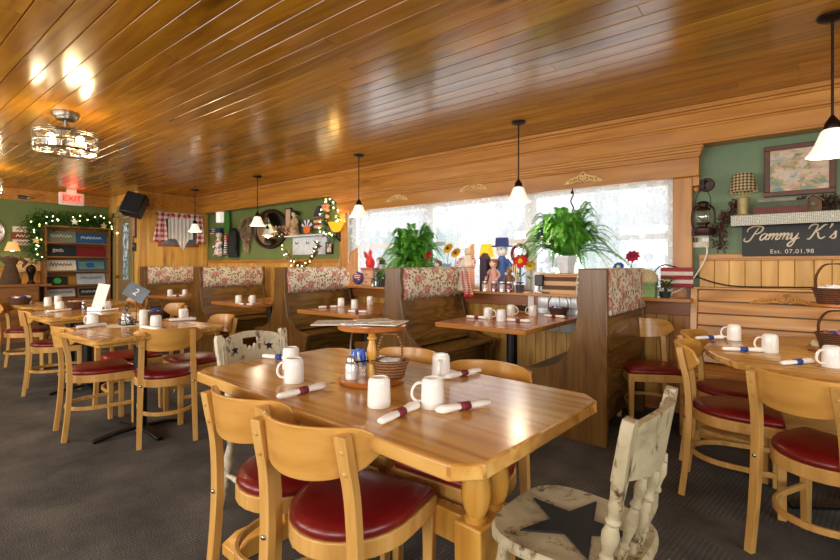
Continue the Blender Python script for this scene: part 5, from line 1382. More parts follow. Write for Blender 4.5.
# framed picture
ART = NT('faded_landscape_painting'); _n1 = ART.noise(ART.coord('Object', (3, 3, 9)), 2.2, 6, .6, .6); _n2 = ART.noise(ART.coord('Object', (5, 5, 7)), 2.0, 5, .65, .4)
_c1 = ART.ramp(_n1, [(.32, '#b98474'), (.45, '#cfae94'), (.55, '#d8c8b2'), (.66, '#8f9f9f')])
_c2 = ART.ramp(_n2, [(.35, '#5d7f9c'), (.42, '#8a9a72'), (.48, '#c9a24c'), (.53, '#5a6a5a')])
ART.set(ART.mix(ART.ramp(_n2, [(.44, (1, 1, 1, 1)), (.5, (0, 0, 0, 1))]), _c1, _c2), .35); ART = ART.m
a, b = ony(764, 149, 4.28), ony(836, 197, 4.28); cx, cz, hw, hh_ = (a.x + b.x) / 2, 1.885, (b.x - a.x) / 2, .185
t = thing('framed_picture', 'faded landscape print in a brown wooden frame above the fretwork shelf', 'picture', (cx, 4.285, cz))
MB().bx(-hw + .03, hw - .03, -.008, .01, -hh_ + .03, hh_ - .03).build('print', ART, t)
MB().bx(-hw, hw, -.02, .014, hh_ - .035, hh_).bx(-hw, hw, -.02, .014, -hh_, -hh_ + .035).bx(-hw, -hw + .035, -.02, .014, -hh_ + .035, hh_ - .035).bx(hw - .035, hw, -.02, .014, -hh_ + .035, hh_ - .035).build('frame', M('#5a3222', .45, 0, .2, name='brown_frame'), t, bevel=.004)
# oil lantern on a hook plate
lx = ony(703, 215, 4.18).x
t = thing('hook_plate', 'round iron wall plate with hook holding the oil lantern', 'hook', (lx + .01, 4.3, 1.835))
MB().between((0, -.018, 0), (0, 0, 0), [(.05, 0), (.055, .6), (.055, 1)], 24).build('plate', M('#4a3a38', .6, .5, .3, name='rusted_iron'), t)
MB().tube(smooth_path([(0, -.018, .02), (0, -.06, .03), (0, -.11, .0), (0, -.115, -.03), (0, -.10, -.04)], 5), .006, 8).build('hook', BRONZE, t)
LAN = M('#3a1f1a', .4, .6, .25, name='dark_copper_lantern')
t = thing('oil_lantern', 'dark copper oil lantern hanging from the iron hook plate', 'lantern', (lx, 4.19, 1.43))
MB().lathe([(.075, 0), (.08, .008), (.08, .05), (.06, .06), (.03, .066), (.028, .085), (.045, .09), (.045, .10)], 24).build('fuel_tank', LAN, t)
MB().lathe([(.042, .10), (.056, .13), (.056, .16), (.04, .195)], 20, cap=False).build('glass_globe', GLASS, t)
MB().lathe([(.045, .195), (.05, .205), (.03, .22), (.035, .245), (.045, .25), (.02, .265)], 20).build('chimney_cap', LAN, t)
for s in (-1, 1): MB().tube(smooth_path([(s * .07, 0, .055), (s * .078, 0, .12), (s * .07, 0, .2), (s * .035, 0, .235)], 5), .007, 8).build('side_tube', LAN, t)
MB().tube(smooth_path([(-.05, 0, .215), (-.045, 0, .3), (0, 0, .365), (.045, 0, .3), (.05, 0, .215)], 6), .003, 6).build('bail', BRONZE, t)
MB().tube([(.03 * math.cos(a * PI / 5), .03 * math.sin(a * PI / 5), .1 + .008 * a) for a in range(10)], .002, 5).build('globe_guard', BRONZE, t)
# outlet, cables
ox, oz = ony(700, 240, 4.28).x, 1.40
t = thing('power_outlet', 'ivory double outlet plate with plugs under the oil lantern', 'outlet', (ox, 4.299, oz)); MB().box((0, -.004, 0), (.12, .008, .12)).build('plate', CREAM, t, bevel=.002)
for dx, c in ((-.03, BLACK), (.025, WHITE), (.05, WHITE)): MB().box((dx, -.022, .0), (.026, .03, .035)).build('plug', c, t, bevel=.003)
def cable(label, pts, mat, r=.006):
    o = MB().tube(smooth_path(pts, 8), r, 8).build('power_cable', mat); tag(o, label, 'cable'); return o
cable('cream cable drooping from the outlet toward the sill', [(ox + .05, 4.255, oz - .02), (ox + .05, 4.235, 1.28), (ox + .0, 4.225, 1.16), (ox - .08, 4.215, 1.04), (ox - .17, 4.2, .98), (ox - .26, 4.14, .958), (ox - .33, 4.10, .955)], CREAM)
cable('black cable running along the wall above the bench', [(-.86, 4.10, 1.03), (-.85, 4.14, 1.14), (-.79, 4.18, 1.2), (-.68, 4.215, 1.17), (-.55, 4.25, 1.10), (-.42, 4.262, 1.055), (-.28, 4.262, 1.037), (0, 4.262, 1.04), (.3, 4.262, 1.045), (.8, 4.262, 1.045)], BLACK, .005)

# ------------------------------------------------------------------ green wall between pine wall and window
def wy(px, py, Y=4.24): return ony(px, py, Y)
c = wy(269, 229, 4.27); rx = (wy(286.5, 229, 4.27).x - wy(252, 229, 4.27).x) / 2; rz_ = (wy(269, 210, 4.27).z - wy(269, 250, 4.27).z) / 2
t = thing('round_mirror', 'round mirror in a dark wooden frame on the green wall', 'mirror', (c.x, 4.295, c.z)); TT = rotm(PI / 2)
ring_ = MB(Matrix.Diagonal((1, 1, rz_ / rx, 1)) @ TT); rr = rx
ring_.lathe([(rr * .82, .0), (rr * .82, .02), (rr * .88, .035), (rr * .97, .03), (rr, .015), (rr, 0)], 44, cap=False); ring_.build('frame', M('#2c1d16', .35, 0, .2, name='dark_frame'), t)
MB(Matrix.Diagonal((1, 1, rz_ / rx, 1)) @ TT).lathe([(rr * .84, .004), (rr * .84, .008)], 44).build('mirror_glass', MIRROR, t)
# white wall shelf
a, b = wy(284, 236, 4.15), wy(321, 252, 4.15)
t = thing('wall_shelf', 'white painted wall shelf with hooks beside the round mirror', 'shelf', ((a.x + b.x) / 2, 4.3, a.z)); hw = (b.x - a.x) / 2
MB().bx(-hw, hw, -.15, 0, -.02, 0).build('shelf_board', M('#cfd6de', .6, name='whitewashed_wood'), t, bevel=.003)
MB().bx(-hw + .03, hw - .03, -.02, 0, -.28, -.02).build('back_board', M('#cfd6de', .6, name='whitewashed_wood'), t, bevel=.003)
for s in (-1, 0, 1): MB().tube(smooth_path([(s * hw * .6, -.02, -.1), (s * hw * .6, -.06, -.12), (s * hw * .6, -.07, -.09)], 4), .006, 6).build('hook', BRONZE, t)
zs = a.z + .0005
figure('cloth doll with dark hair and cream pinafore on the white wall shelf', wy(294, 225, 4.2).x, 4.21, zs, .42, '#c9ab86', '#d9c8ae', hair='#2a1e18')
t = thing('painted_plaque', 'narrow cream plaque standing behind the pinafore doll', 'plaque', (wy(289, 215, 4.28).x, 4.27, zs)); MB().box((0, 0, .27), (.13, .015, .30)).build('board', M('#d2b48c', .7), t); MB().bx(-.075, .075, -.012, .008, .41, .43).bx(-.075, .075, -.012, .008, .11, .13).bx(-.075, -.06, -.012, .008, 0, .43).bx(.06, .075, -.012, .008, 0, .43).build('frame', M('#5a3222', .6), t)
t = thing('striped_fan_bunting', 'blue, white and orange pleated fan ornament on the white wall shelf', 'ornament', (wy(307, 233, 4.2).x, 4.2, zs + .09))
for k in range(9):
    a0 = PI * k / 9; a1 = PI * (k + 1) / 9
    MB().prism_xz([(.03 * math.cos(a0), .03 * math.sin(a0)), (.13 * math.cos(a0), .13 * math.sin(a0)), (.13 * math.cos(a1), .13 * math.sin(a1)), (.03 * math.cos(a1), .03 * math.sin(a1))], -.006, .006).build('pleat', (M('#2a3a7a', .7), M('#e8e4dc', .7))[k % 2], t)
MB().prism_xz([(.075 * math.cos(PI * k / 8 + PI), .075 * math.sin(PI * k / 8 + PI)) for k in range(9)] + [(.07, .03), (-.07, .03)], -.01, .01).build('orange_crescent', M('#e07020', .7), t)
t = thing('dried_bouquet', 'dried floral spray spilling over the end of the white wall shelf by the mirror', 'bouquet', (wy(286, 235, 4.16).x, 4.16, zs + .03)); m = MB(); f_ = MB()
for k in range(46):
    d = Vector((random.uniform(-.28, .22), random.uniform(-.06, .04), random.uniform(-.02, .12))); m.tube([(0, 0, 0), d * .6 + Vector((0, 0, .03)), d], .0018, 4); f_.ball(d, random.uniform(.012, .024), 7, 5)
m.build('stems', TWIG, t); f_.build('blossoms', mk_patch('dried_blossom', [(.35, '#8a3a3a'), (.5, '#c9a080'), (.62, '#d9c0a0'), (.7, '#6a6a3a')], 12), t)
# lights garland under the shelf
t = thing('lit_garland', 'bronze-leaf garland with warm fairy lights hanging below the white wall shelf', 'garland', (wy(302, 250, 4.12).x, 4.10, wy(302, 250, 4.12).z))
path = smooth_path([(-.36, 0, .03), (-.25, 0, -.10), (-.1, 0, -.2), (.05, 0, -.24), (.22, 0, -.16), (.34, 0, .0), (.4, 0, .08)], 6); m = MB(); l_ = MB(); m.tube(path, .005, 5); rnd = random.Random(2)
for k in range(170):
    p = path[rnd.randrange(len(path))]; d = Vector((rnd.uniform(-1, 1), rnd.uniform(-.6, .2), rnd.uniform(-1, 1))) * .085; s_ = Vector((rnd.uniform(-1, 1), rnd.uniform(-1, 1), rnd.uniform(-1, 1))) * .02; l_.add([p, p + d * .5 + s_, p + d, p + d * .5 - s_], [(0, 1, 2, 3)])
m.build('vine', TWIG, t); l_.build('leaves', mk_patch('bronze_leaf', [(.35, '#3a2a18'), (.5, '#6a5a34'), (.65, '#8a6a3a')], 10), t, ang=180)
for k in range(16): p = path[(k * len(path)) // 16]; MB().ball((p.x + rnd.uniform(-.05, .05), -.05, p.z + rnd.uniform(-.04, .05)), .009, 6, 5).build('fairy_bulb', TINY, t)
# flag birdhouse / plaque and lit wreath, sconce
c = wy(317, 218, 4.2); t = thing('flag_birdhouse', 'house-shaped wall ornament with red and cream flag stripes beside the lit wreath', 'ornament', (c.x, 4.27, c.z - .14))
MB().prism_xz([(-.10, 0), (.10, 0), (.10, .16), (-.10, .16)], -.05, .02).build('striped_body', mk_stripes('wall_flag_stripes', '#e0c49a', '#8a2a1c', 13, 'Z'), t)
MB().prism_xz([(-.11, .16), (.11, .16), (.02, .31), (-.02, .31)], -.055, .02).build('roof', M('#3a3440', .7), t)
c = wy(330, 219, 4.2); t = thing('lit_wreath', 'green eucalyptus wreath with warm fairy lights in the corner by the window', 'wreath', (c.x, 4.25, c.z)); rnd = random.Random(5); l_ = MB(); f_ = MB()
for k in range(420):
    a = rnd.uniform(0, 2 * PI); rr_ = .17 + rnd.uniform(-.07, .07); p = Vector((rr_ * math.cos(a), rnd.uniform(-.06, .02), 1.35 * rr_ * math.sin(a))); d = Vector((rnd.uniform(-1, 1), rnd.uniform(-.6, .2), rnd.uniform(-1, 1))) * .06; s_ = Vector((rnd.uniform(-1, 1), rnd.uniform(-1, 1), rnd.uniform(-1, 1))) * .018
    l_.add([p, p + d * .5 + s_, p + d, p + d * .5 - s_], [(0, 1, 2, 3)])
l_.build('leaves', mk_patch('eucalyptus_leaf', [(.35, '#2a4432'), (.5, '#5a7a58'), (.65, '#8aa07a')], 12), t, ang=180)
MB().tube([(.17 * math.cos(2 * PI * k / 30), 0, .23 * math.sin(2 * PI * k / 30)) for k in range(30)], .012, 6, True).build('ring', TWIG, t)
for k in range(9): f_.ball((rnd.uniform(-.12, .0), -.07, rnd.uniform(.02, .2)), .03, 8, 6)
f_.build('blossoms', M('#c98a70', .8), t)
for k in range(18): a = 2 * PI * k / 18; MB().ball((.18 * math.cos(a) + rnd.uniform(-.04, .04), -.085, .24 * math.sin(a) + rnd.uniform(-.04, .04)), .011, 6, 5).build('fairy_bulb', TINY, t)
lamp('wreath_light', (c.x, 4.1, c.z + .1), .8, (1, .75, .4), .1)
c = wy(335, 228, 4.14); t = thing('wall_sconce', 'amber tulip-glass sconce glowing beside the lace curtain', 'sconce', (c.x, 4.3, c.z))
pr_ = [(.03, -.05), (.06, -.03), (.085, .02), (.11, .075), (.105, .075), (.08, .02), (.05, -.02)]
MB(TR(0, -.14, 0)).lathe(pr_, 24, cap=False).build('glass_shade', AMBERSHADE, t, ang=70)
MB(TR(0, -.14, 0)).ball((0, 0, .01), .03, 10, 8).build('bulb', BULB, t)
MB().tube(smooth_path([(0, 0, -.12), (0, -.06, -.16), (0, -.13, -.12), (0, -.14, -.06)], 5), .01, 8).build('arm', BRONZE, t)
MB().between((0, -.02, -.12), (0, 0, -.12), [(.045, 0), (.05, 1)], 18).build('wall_plate', BRONZE, t)
lamp('sconce_light', (c.x, 4.13, c.z + .06), 3.5, (1, .62, .2), .05)
c = wy(329, 248, 4.28); t = thing('small_picture', 'little dark-framed red and cream picture under the lit wreath', 'picture', (c.x, 4.29, c.z)); MB().box((0, -.004, 0), (.11, .01, .13)).build('print', mk_patch('red_cream_print', [(.4, '#8a3030'), (.5, '#e6d8c6')], 20), t); MB().bx(-.07, .07, -.015, .008, .06, .085).bx(-.07, .07, -.015, .008, -.085, -.06).bx(-.07, -.05, -.015, .008, -.06, .06).bx(.05, .07, -.015, .008, -.06, .06).build('frame', BLACK, t)
c = wy(343, 238, 4.28); t = thing('wall_phone', 'dark handset-shaped box on the pine beside the sconce', 'phone', (c.x, 4.295, c.z)); MB().box((0, -.03, 0), (.07, .06, .13)).build('case', M('#3a3440', .4), t, bevel=.01); MB().box((0, -.066, .01), (.03, .012, .12)).build('handset', BLACK, t, bevel=.005)
c = wy(342, 249, 4.28); t = thing('light_switch', 'ivory switch plate with plugged cord beside the small red picture', 'switch', (c.x, 4.299, c.z)); MB().box((0, -.004, 0), (.085, .008, .12)).build('plate', CREAM, t, bevel=.002); MB().box((0, -.012, 0), (.02, .012, .03)).build('toggle', WHITE, t)
cable('thin cream cord hanging from the switch plate to the sill', [(c.x, 4.28, c.z - .04), (c.x - .02, 4.25, c.z - .14), (c.x - .02, 4.24, c.z - .26), (c.x + .08, 4.2, c.z - .36)], CREAM, .005)
# coat corner
c = wy(220, 217, 4.25); t = thing('wall_light', 'small white box wall light on the green wall by the pine corner', 'wall light', (c.x, 4.29, c.z)); MB().box((0, -.04, 0), (.13, .08, .20)).build('shade', mk_emit('white_box_shade', '#fff6e6', .5), t, bevel=.004); MB().box((0, 0, 0), (.06, .02, .08)).build('wall_plate', WHITE, t)
c = wy(226, 226, 4.22); t = thing('green_stocking', 'long green cloth hanging with a striped black-and-white leg below', 'hanging', (c.x, 4.24, c.z))
MB().loft([[(w * math.cos(2 * PI * k / 12), .03 * math.sin(2 * PI * k / 12), z) for k in range(12)] for w, z in ((.03, .30), (.07, .22), (.085, .0), (.09, -.12), (.075, -.18), (.03, -.19))]).build('green_cloth', M('#3d7a22', .85, name='green_felt'), t)
MB().tube(smooth_path([(.01, -.02, -.18), (.02, -.03, -.3), (.0, -.03, -.45), (.03, -.05, -.5)], 5), .032, 8).build('striped_leg', mk_stripes('black_white_leg', '#e6e2da', '#1a1a1c', 26, 'Z'), t)
MB().box((.03, -.02, -.2), (.08, .05, .14)).build('red_patch', M('#a02a30', .8), t, bevel=.01)
c = wy(233, 241, 4.25); t = thing('hanging_jacket', 'black jacket on the coat hook beside the green cloth', 'jacket', (c.x, 4.25, c.z)); MB().loft([[(w * math.cos(2 * PI * k / 14), .05 * math.sin(2 * PI * k / 14), z) for k in range(14)] for w, z in ((.03, .22), (.10, .18), (.14, .0), (.15, -.2), (.14, -.28))]).build('body', M('#131316', .8, name='black_cloth'), t)
MB().tube(smooth_path([(.11, -.01, .16), (.15, -.03, 0), (.14, -.04, -.16)], 4), .035, 8).build('sleeve', M('#131316', .8, name='black_cloth'), t)
c = wy(218, 245, 4.2); figure('patriotic rag doll in blue and white hanging on the green wall', c.x, 4.22, c.z - .2, .5, mk_patch('doll_dress', [(.4, '#26386a'), (.5, '#ece6dc'), (.62, '#8a2a34')], 9), '#e8d0b4', hat='#26386a', hatc='#26386a')
c = wy(211, 232, 4.25); t = thing('flag_plaque', 'small flag-painted plaque at the pine corner', 'plaque', (c.x, 4.285, c.z)); MB().box((0, -.005, 0), (.15, .02, .11)).build('board', mk_stripes('plaque_stripes', '#e6dcd0', '#8a2c34', 28, 'Z'), t); MB().box((-.04, -.017, .025), (.06, .006, .05)).build('blue_field', M('#2a3a6a', .7), t)
c = wy(245, 229, 4.24); t = thing('dried_wreath', 'faded pink twig wreath with trailing ribbon beside the round mirror', 'wreath', (c.x, 4.27, c.z)); rnd = random.Random(9); m = MB(); l_ = MB()
for k in range(26): a = rnd.uniform(0, 6.28); m.tube([((.15 + .02 * math.sin(3 * q + k)) * math.cos(q / 12 * 6.28 + a), rnd.uniform(-.02, .02), (.17 + .02 * math.cos(2 * q + k)) * math.sin(q / 12 * 6.28 + a)) for q in range(9)], .003, 4)
for k in range(260): a = rnd.uniform(0, 6.28); r_ = rnd.uniform(.05, .22); p = Vector((r_ * math.cos(a), -.02, r_ * math.sin(a))); s_ = Vector((rnd.uniform(-1, 1), -.3, rnd.uniform(-1, 1))) * .022; l_.add([p, p + s_, p + s_ * 2 + Vector((.02, 0, .0)), p + Vector((.02, -.01, -.01))], [(0, 1, 2, 3)])
for k in range(50): z = rnd.uniform(-.36, -.15); p = Vector((rnd.uniform(-.05, .09), -.02, z)); l_.add([p, p + Vector((.015, 0, -.02)), p + Vector((.01, 0, -.05)), p + Vector((-.01, 0, -.02))], [(0, 1, 2, 3)])
m.build('twigs', M('#8a7060', .9), t); l_.build('petals', mk_patch('faded_pink_petal', [(.35, '#9a4448'), (.5, '#cf9a92'), (.65, '#a89a7a')], 10), t, ang=180)

# ------------------------------------------------------------------ pine wall: little window with gingham curtain
y0, y1 = 3.40, 4.12; zt, zb = 2.07, 1.56
w = struct(MB().bx(XP + .02, XP + .05, y0 + .02, y1 - .02, zb - .04, zb).bx(XP + .02, XP + .05, y0 + .02, y1 - .02, zt - .06, zt - .01).bx(XP + .02, XP + .05, y0 + .02, y0 + .07, zb, zt - .06).bx(XP + .02, XP + .05, y1 - .07, y1 - .02, zb, zt - .06).bx(XP + .02, XP + .045, 3.74, 3.78, zb, zt - .06).build('window_4', W_APRON))
MB().bx(XP + .021, XP + .03, y0 + .07, y1 - .07, zb, zt - .06).build('pane', M('#6a7484', .15, 0, .3, 3, name='dim_pane'), w)
t = thing('gingham_curtain', 'red gingham cafe curtain with white lace centre on the pine wall window', 'curtain', (XP + .075, 3.76, 2.08))
MB().cyl((0, -.40, 0), (0, .40, 0), .009, 10).build('rod', BRONZE, t)
def swag(u, v, a, b, f0, f1): return (.012 * math.sin(u * 20) + .01, a + (b - a) * u, -f0(u) * v if f1 is None else -(f0(u)) * v)
m = MB(); m.sheet(lambda u, v: (.015 + .014 * math.sin(u * 34), -.38 + .76 * u, .02 - (.09 + .05 * abs(2 * u - 1) ** 2) * v), 60, 6); m.build('gingham_valance', GINGHAM, t, ang=80, solid=.001)
m = MB(); m.sheet(lambda u, v: (.018 + .014 * math.sin(u * 22), -.36 + .10 * u + .06 * v * u - .10 * v * (1 - u), .0 - .50 * v + .04 * u * v), 30, 14); m.build('gingham_tail', GINGHAM, t, ang=80, solid=.001)
m = MB(); m.sheet(lambda u, v: (.018 + .014 * math.sin(u * 22), .38 - (.07 + .03 * v) * u + .05 * v * (1 - u), .0 - .50 * v), 30, 14); m.build('gingham_tail', GINGHAM, t, ang=80, solid=.001)
m = MB(); m.sheet(lambda u, v: (.008 + .008 * math.sin(u * 40), -.20 + .42 * u, -.05 - (.38 + .20 * max(0, 1 - abs(2 * u - 1.15) * 1.9)) * v), 50, 16); m.build('lace_panel', mk_lace('dense_lace', .9, 60, '#fbfaf6', glow='#e8e6e0', amin=.85, tmix=.08), t, ang=80)
# ------------------------------------------------------------------ glazed door in the door wall
d = struct(MB().bx(DX0 + .03, DX1 - .03, YP + .02, YP + .065, 0, .95).bx(DX0 + .03, DX1 - .03, YP + .02, YP + .065, 1.93, 2.02).bx(DX0 + .03, DX0 + .22, YP + .02, YP + .065, .95, 1.93).bx(DX1 - .22, DX1 - .03, YP + .02, YP + .065, .95, 1.93).build('door_1', M('#8a7450', .45, 0, .15, 3, name='tan_door_paint'), bevel=.004))
SG = NT('leaded_glass'); _vv = SG.voro(SG.coord('Object', (9, 9, 5)), 1.6, 'DISTANCE_TO_EDGE'); _vc = SG.voro(SG.coord('Object', (9, 9, 5)), 1.6); _sp = SG.node('ShaderNodeSeparateColor'); SG.link(_vc.outputs['Color'], _sp.inputs[0])
_cc = SG.ramp(_sp.outputs[0], [(0, '#9fb4c4'), (.5, '#c9d6da'), (.75, '#5c9a8a'), (1, '#7d6aa0')], 'CONSTANT'); _cc = SG.mix(SG.math('LESS_THAN', _vv.outputs['Distance'], .05), _cc, lin('#3a3a3c'))
SG.set(_cc, .15); SG.link(_cc, SG.b.inputs['Emission Color']); SG.b.inputs['Emission Strength'].default_value = .25
MB().bx(DX0 + .22, DX1 - .22, YP + .035, YP + .045, .95, 1.93).build('stained_pane', SG.m, d)
kn = MB().ball((DX0 + .09, YP - .02, 1.0), .03, 12, 8).build('door_knob', M('#b08a3a', .25, 1, name='brass'), d)
struct(MB().bx(DX0 - .09, DX0, YP - .03, YP, 0, 2.12).bx(DX1, DX1 + .09, YP - .03, YP, 0, 2.12).bx(DX0 - .09, DX1 + .09, YP - .03, YP, 2.03, 2.12).build('trim_30', M('#94804e', .5, name='tan_casing'), bevel=.004))
c = ony(122, 220, YP - .04); t = thing('house_plaque', 'small house-shaped tan sign over the glazed door', 'plaque', (c.x, YP - .033, 2.045)); MB().prism_xz([(-.22, 0), (.22, 0), (.22, .15), (.07, .19), (0, .25), (-.07, .19), (-.22, .15)], -.02, 0).build('board', M('#8f8250', .7, name='mustard_board'), t); MB().bx(-.15, .15, -.022, -.02, .06, .1).build('painted_band', M('#5a5434', .7), t)
# small framed picture and thermostat on the corner post of the pine wall
t = thing('narrow_picture', 'narrow framed pinkish print on the pine corner next to the door', 'picture', (XP - .06, YP - .002, 1.83)); MB().box((0, -.012, 0), (.12, .02, .36)).build('frame', M('#4a3220', .5), t); MB().box((0, -.024, 0), (.08, .006, .30)).build('print', M('#b98a80', .6, 0, .3, 12), t)
t = thing('thermostat', 'small dark wall thermostat below the narrow print', 'thermostat', (XP - .06, YP - .002, 1.50)); MB().box((0, -.015, 0), (.09, .03, .14)).build('case', M('#2a2420', .4), t, bevel=.005); MB().box((0, -.032, .02), (.05, .006, .04)).build('display', M('#8a8a80', .3), t)

# ------------------------------------------------------------------ far wall: sign display shelf, garland, clock
SY0, SY1, SXF = 2.10, 3.03, XB + .32
t = thing('display_shelf', 'tall brown display rack of boards for small signs against the far green wall', 'shelf', (XB + .045, SY0, 0))
for yy in (0, SY1 - SY0 - .03): MB().bx(0, .27, yy, yy + .03, 0, 1.82).build('side_panel', W_SHELF, t, bevel=.003)
MB().bx(0, .015, .03, SY1 - SY0 - .03, 0, 1.82).build('back_panel', W_SHELF, t)
MB().bx(0, .27, -.02, SY1 - SY0 + .02, 1.82, 1.85).build('top_board', W_SHELF, t)
SHZ = [1.575, 1.345, 1.105, .865, .645]
for z in SHZ: MB().bx(.015, .27, .03, SY1 - SY0 - .03, z - .022, z).build('shelf', W_SHELF, t, bevel=.002)
def squiggle(n, w, h, seed):
    rnd = random.Random(seed); pts = []
    for k in range(n): x = -w / 2 + w * k / (n - 1); pts.append((x, 0, h * (.5 if k % 2 else -.4) * rnd.uniform(.5, 1)))
    return smooth_path(pts, 4)
def shelf_sign(z, col, y, w, h, label, ink=None, art=None, text=None, frame=None, tilt=-18, seed=0):
    t = thing('sign_board', label, 'sign', (SXF - .13, y, z + .004), PI / 2, 'small signs on the display rack')
    T0 = TR(0, 0, 0, rx=R(tilt))
    MB(T0).box((0, 0, h / 2), (w, .012, h)).build('board', M(col, .6, 0, .12, 9) if isinstance(col, str) else col, t)
    if frame: MB(T0).bx(-w / 2, w / 2, -.012, .006, 0, .018).bx(-w / 2, w / 2, -.012, .006, h - .018, h).bx(-w / 2, -w / 2 + .018, -.012, .006, .018, h - .018).bx(w / 2 - .018, w / 2, -.012, .006, .018, h - .018).build('frame', M(frame, .6), t)
    if text: text_mesh(text, h * .48, 'lettering', M(ink, .7), t, T0 @ TR(0, -.008, h * .52) @ FACE_Y @ Matrix.Shear('XY', 4, (.18, 0)) , .001)
    elif ink:
        m = MB(T0 @ TR(0, -.008, h * .55)); m.tube(squiggle(15, w * .72, h * .34, seed), h * .03, 5); m.build('script', M(ink, .7), t)
    if art: art(t, T0, w, h)
ya, yb = SY0 + .25, SY0 + .68
shelf_sign(SHZ[0], '#7d8474', ya, .42, .20, 'grey-green sign with pale lettering on the top row of the rack', '#d8dccf', seed=1)
shelf_sign(SHZ[0], '#1f5a94', yb, .42, .17, 'blue sign with white script on the top row of the rack', '#e8eef4', seed=2)
shelf_sign(SHZ[1], '#262c34', ya, .43, .19, 'navy sign reading gather in white script on the second row of the rack', '#f0ece0', text='gather')
shelf_sign(SHZ[1], '#84201e', yb, .42, .18, 'plain deep red sign on the second row of the rack')
shelf_sign(SHZ[2], '#eee6d6', ya, .42, .18, 'white sign with black script on the third row of the rack', '#1c1c1e', seed=5)
shelf_sign(SHZ[2], '#6f9486', yb, .42, .18, 'teal sign with bright blue frame on the third row of the rack', None, frame='#1f66a4', art=lambda t, T0, w, h: MB(T0).prism_xz([(-.02 + .07 * math.cos(k * PI / 3), h / 2 + .05 * math.sin(k * PI / 3)) for k in range(6)], -.012, -.006).build('blue_patch', M('#1c5ea6', .6), t))
shelf_sign(SHZ[3], '#1c211c', ya - .05, .30, .14, 'black sign with a bright green scalloped patch on the fourth row of the rack', None, art=lambda t, T0, w, h: MB(T0).prism_xz([(.055 * math.cos(k * PI / 4), h / 2 + .05 * math.sin(k * PI / 4)) for k in range(8)], -.012, -.006).build('green_patch', M('#3fae62', .6), t))
shelf_sign(SHZ[3], '#b07a30', ya + .15, .13, .15, 'plain honey wood block beside the black and green sign on the rack')
shelf_sign(SHZ[3], '#c2ccd2', yb, .42, .19, 'pale grey sign with blue-grey script on the fourth row of the rack', '#5f7484', seed=8)
shelf_sign(SHZ[4], '#c2c0b8', ya, .42, .17, 'light striped sign on the bottom visible row of the rack', '#6a6a72', seed=9, frame='#8a3a4a')
shelf_sign(SHZ[4], '#2a2622', yb, .40, .17, 'dark framed sign with cream letters on the bottom visible row of the rack', '#d8cfbc', frame='#8a7a5c', seed=10)
# pine garland with lights over the rack
t = thing('pine_garland', 'green pine garland with fairy lights arching over the display rack', 'garland', (SXF - .05, SY0, 1.9)); rnd = random.Random(11)
path = smooth_path([(.02, -.09, -.56), (.03, -.12, -.32), (.02, -.14, -.1), (.0, -.03, .04), (0, .2, .06), (0, .45, .07), (0, .7, .05), (0, .9, -.0), (.01, 1.02, -.14)], 8)
l_ = MB(); v_ = MB().tube(path, .008, 5)
for k in range(2600):
    i = rnd.randrange(len(path)); p = path[i] + Vector((rnd.uniform(-.05, .07), rnd.gauss(0, .06), rnd.gauss(0, .065))); d = Vector((rnd.uniform(-1, 1), rnd.uniform(-1, 1), rnd.uniform(-1.2, .7))).normalized() * rnd.uniform(.05, .10); s_ = d.cross(Vector((rnd.uniform(-1, 1), rnd.uniform(-1, 1), 1))).normalized() * .009
    l_.add([p, p + d * .5 + s_, p + d, p + d * .5 - s_], [(0, 1, 2, 3)])
v_.build('vine', TWIG, t); l_.build('needles', PINEGREEN, t, ang=180)
for k in range(34):
    p = path[(k * (len(path) - 1)) // 33]; MB().ball((p.x + .09, p.y + rnd.gauss(0, .045), p.z + rnd.gauss(0, .05)), .0095, 6, 5).build('fairy_bulb', TINY, t)
for k, (i, s) in enumerate(((10, 1), (38, 1), (52, 1))):
    p = path[i]; MB(TR(p.x + .1, p.y, p.z - .05, rz=PI / 2)).prism_xz(star(.06, .028), -.006, .006).build('star_ornament', M(('#c9a86a', '#c8c4bc', '#d9b080')[k], .5), t)
lamp('garland_light', (SXF + .15, SY0 + .35, 1.98), 1.2, (1, .85, .5), .15); lamp('garland_light', (SXF + .15, SY0 - .1, 1.5), .9, (1, .85, .5), .1)
# clock
q = onx(-3, 232, XB + .03)
t = thing('wall_clock', 'round white wall clock, half cut by the picture edge', 'clock', (XB + .003, q.y - .13, q.z)); TX = rotm(0, PI / 2, 0)
MB(TX).lathe([(.235, 0), (.235, .03), (.215, .04), (.2, .03)], 44, cap=False).build('rim', M('#b8b4b0', .3, .6), t); MB(TX).lathe([(.21, .01), (.21, .02)], 44).build('face', WHITE, t)
m = MB()
for k in range(12): a = 2 * PI * k / 12; m.box((.024, .17 * math.sin(a), .17 * math.cos(a)), (.004, .02, .02))
m.build('hour_marks', BLACK, t); MB().bx(.026, .029, -.006, .006, 0, .12).build('hand', BLACK, t); MB().bx(.03, .033, 0, .15, -.005, .005).build('hand', BLACK, t)
# white and red layered plaque
q = onx(25, 236, XB + .03); t = thing('layered_plaque', 'white and red three-board plaque on the green wall beside the rack', 'plaque', (XB + .003, q.y, q.z), PI / 2)
for z, c_, h in ((.105, '#e2dccd', .09), (0, '#8a3428', .09), (-.105, '#e2dccd', .09)):
    b_ = MB().box((0, -.01, z), (.34 if z == 0 else .30, .02, h)).build('board', M(c_, .7), t)
    mm = MB(TR(0, -.022, z)); mm.tube(squiggle(11, .22, .05, int(z * 100)), .006, 5); mm.build('script', M('#a03a3a' if z else '#f0e8da', .7), b_)
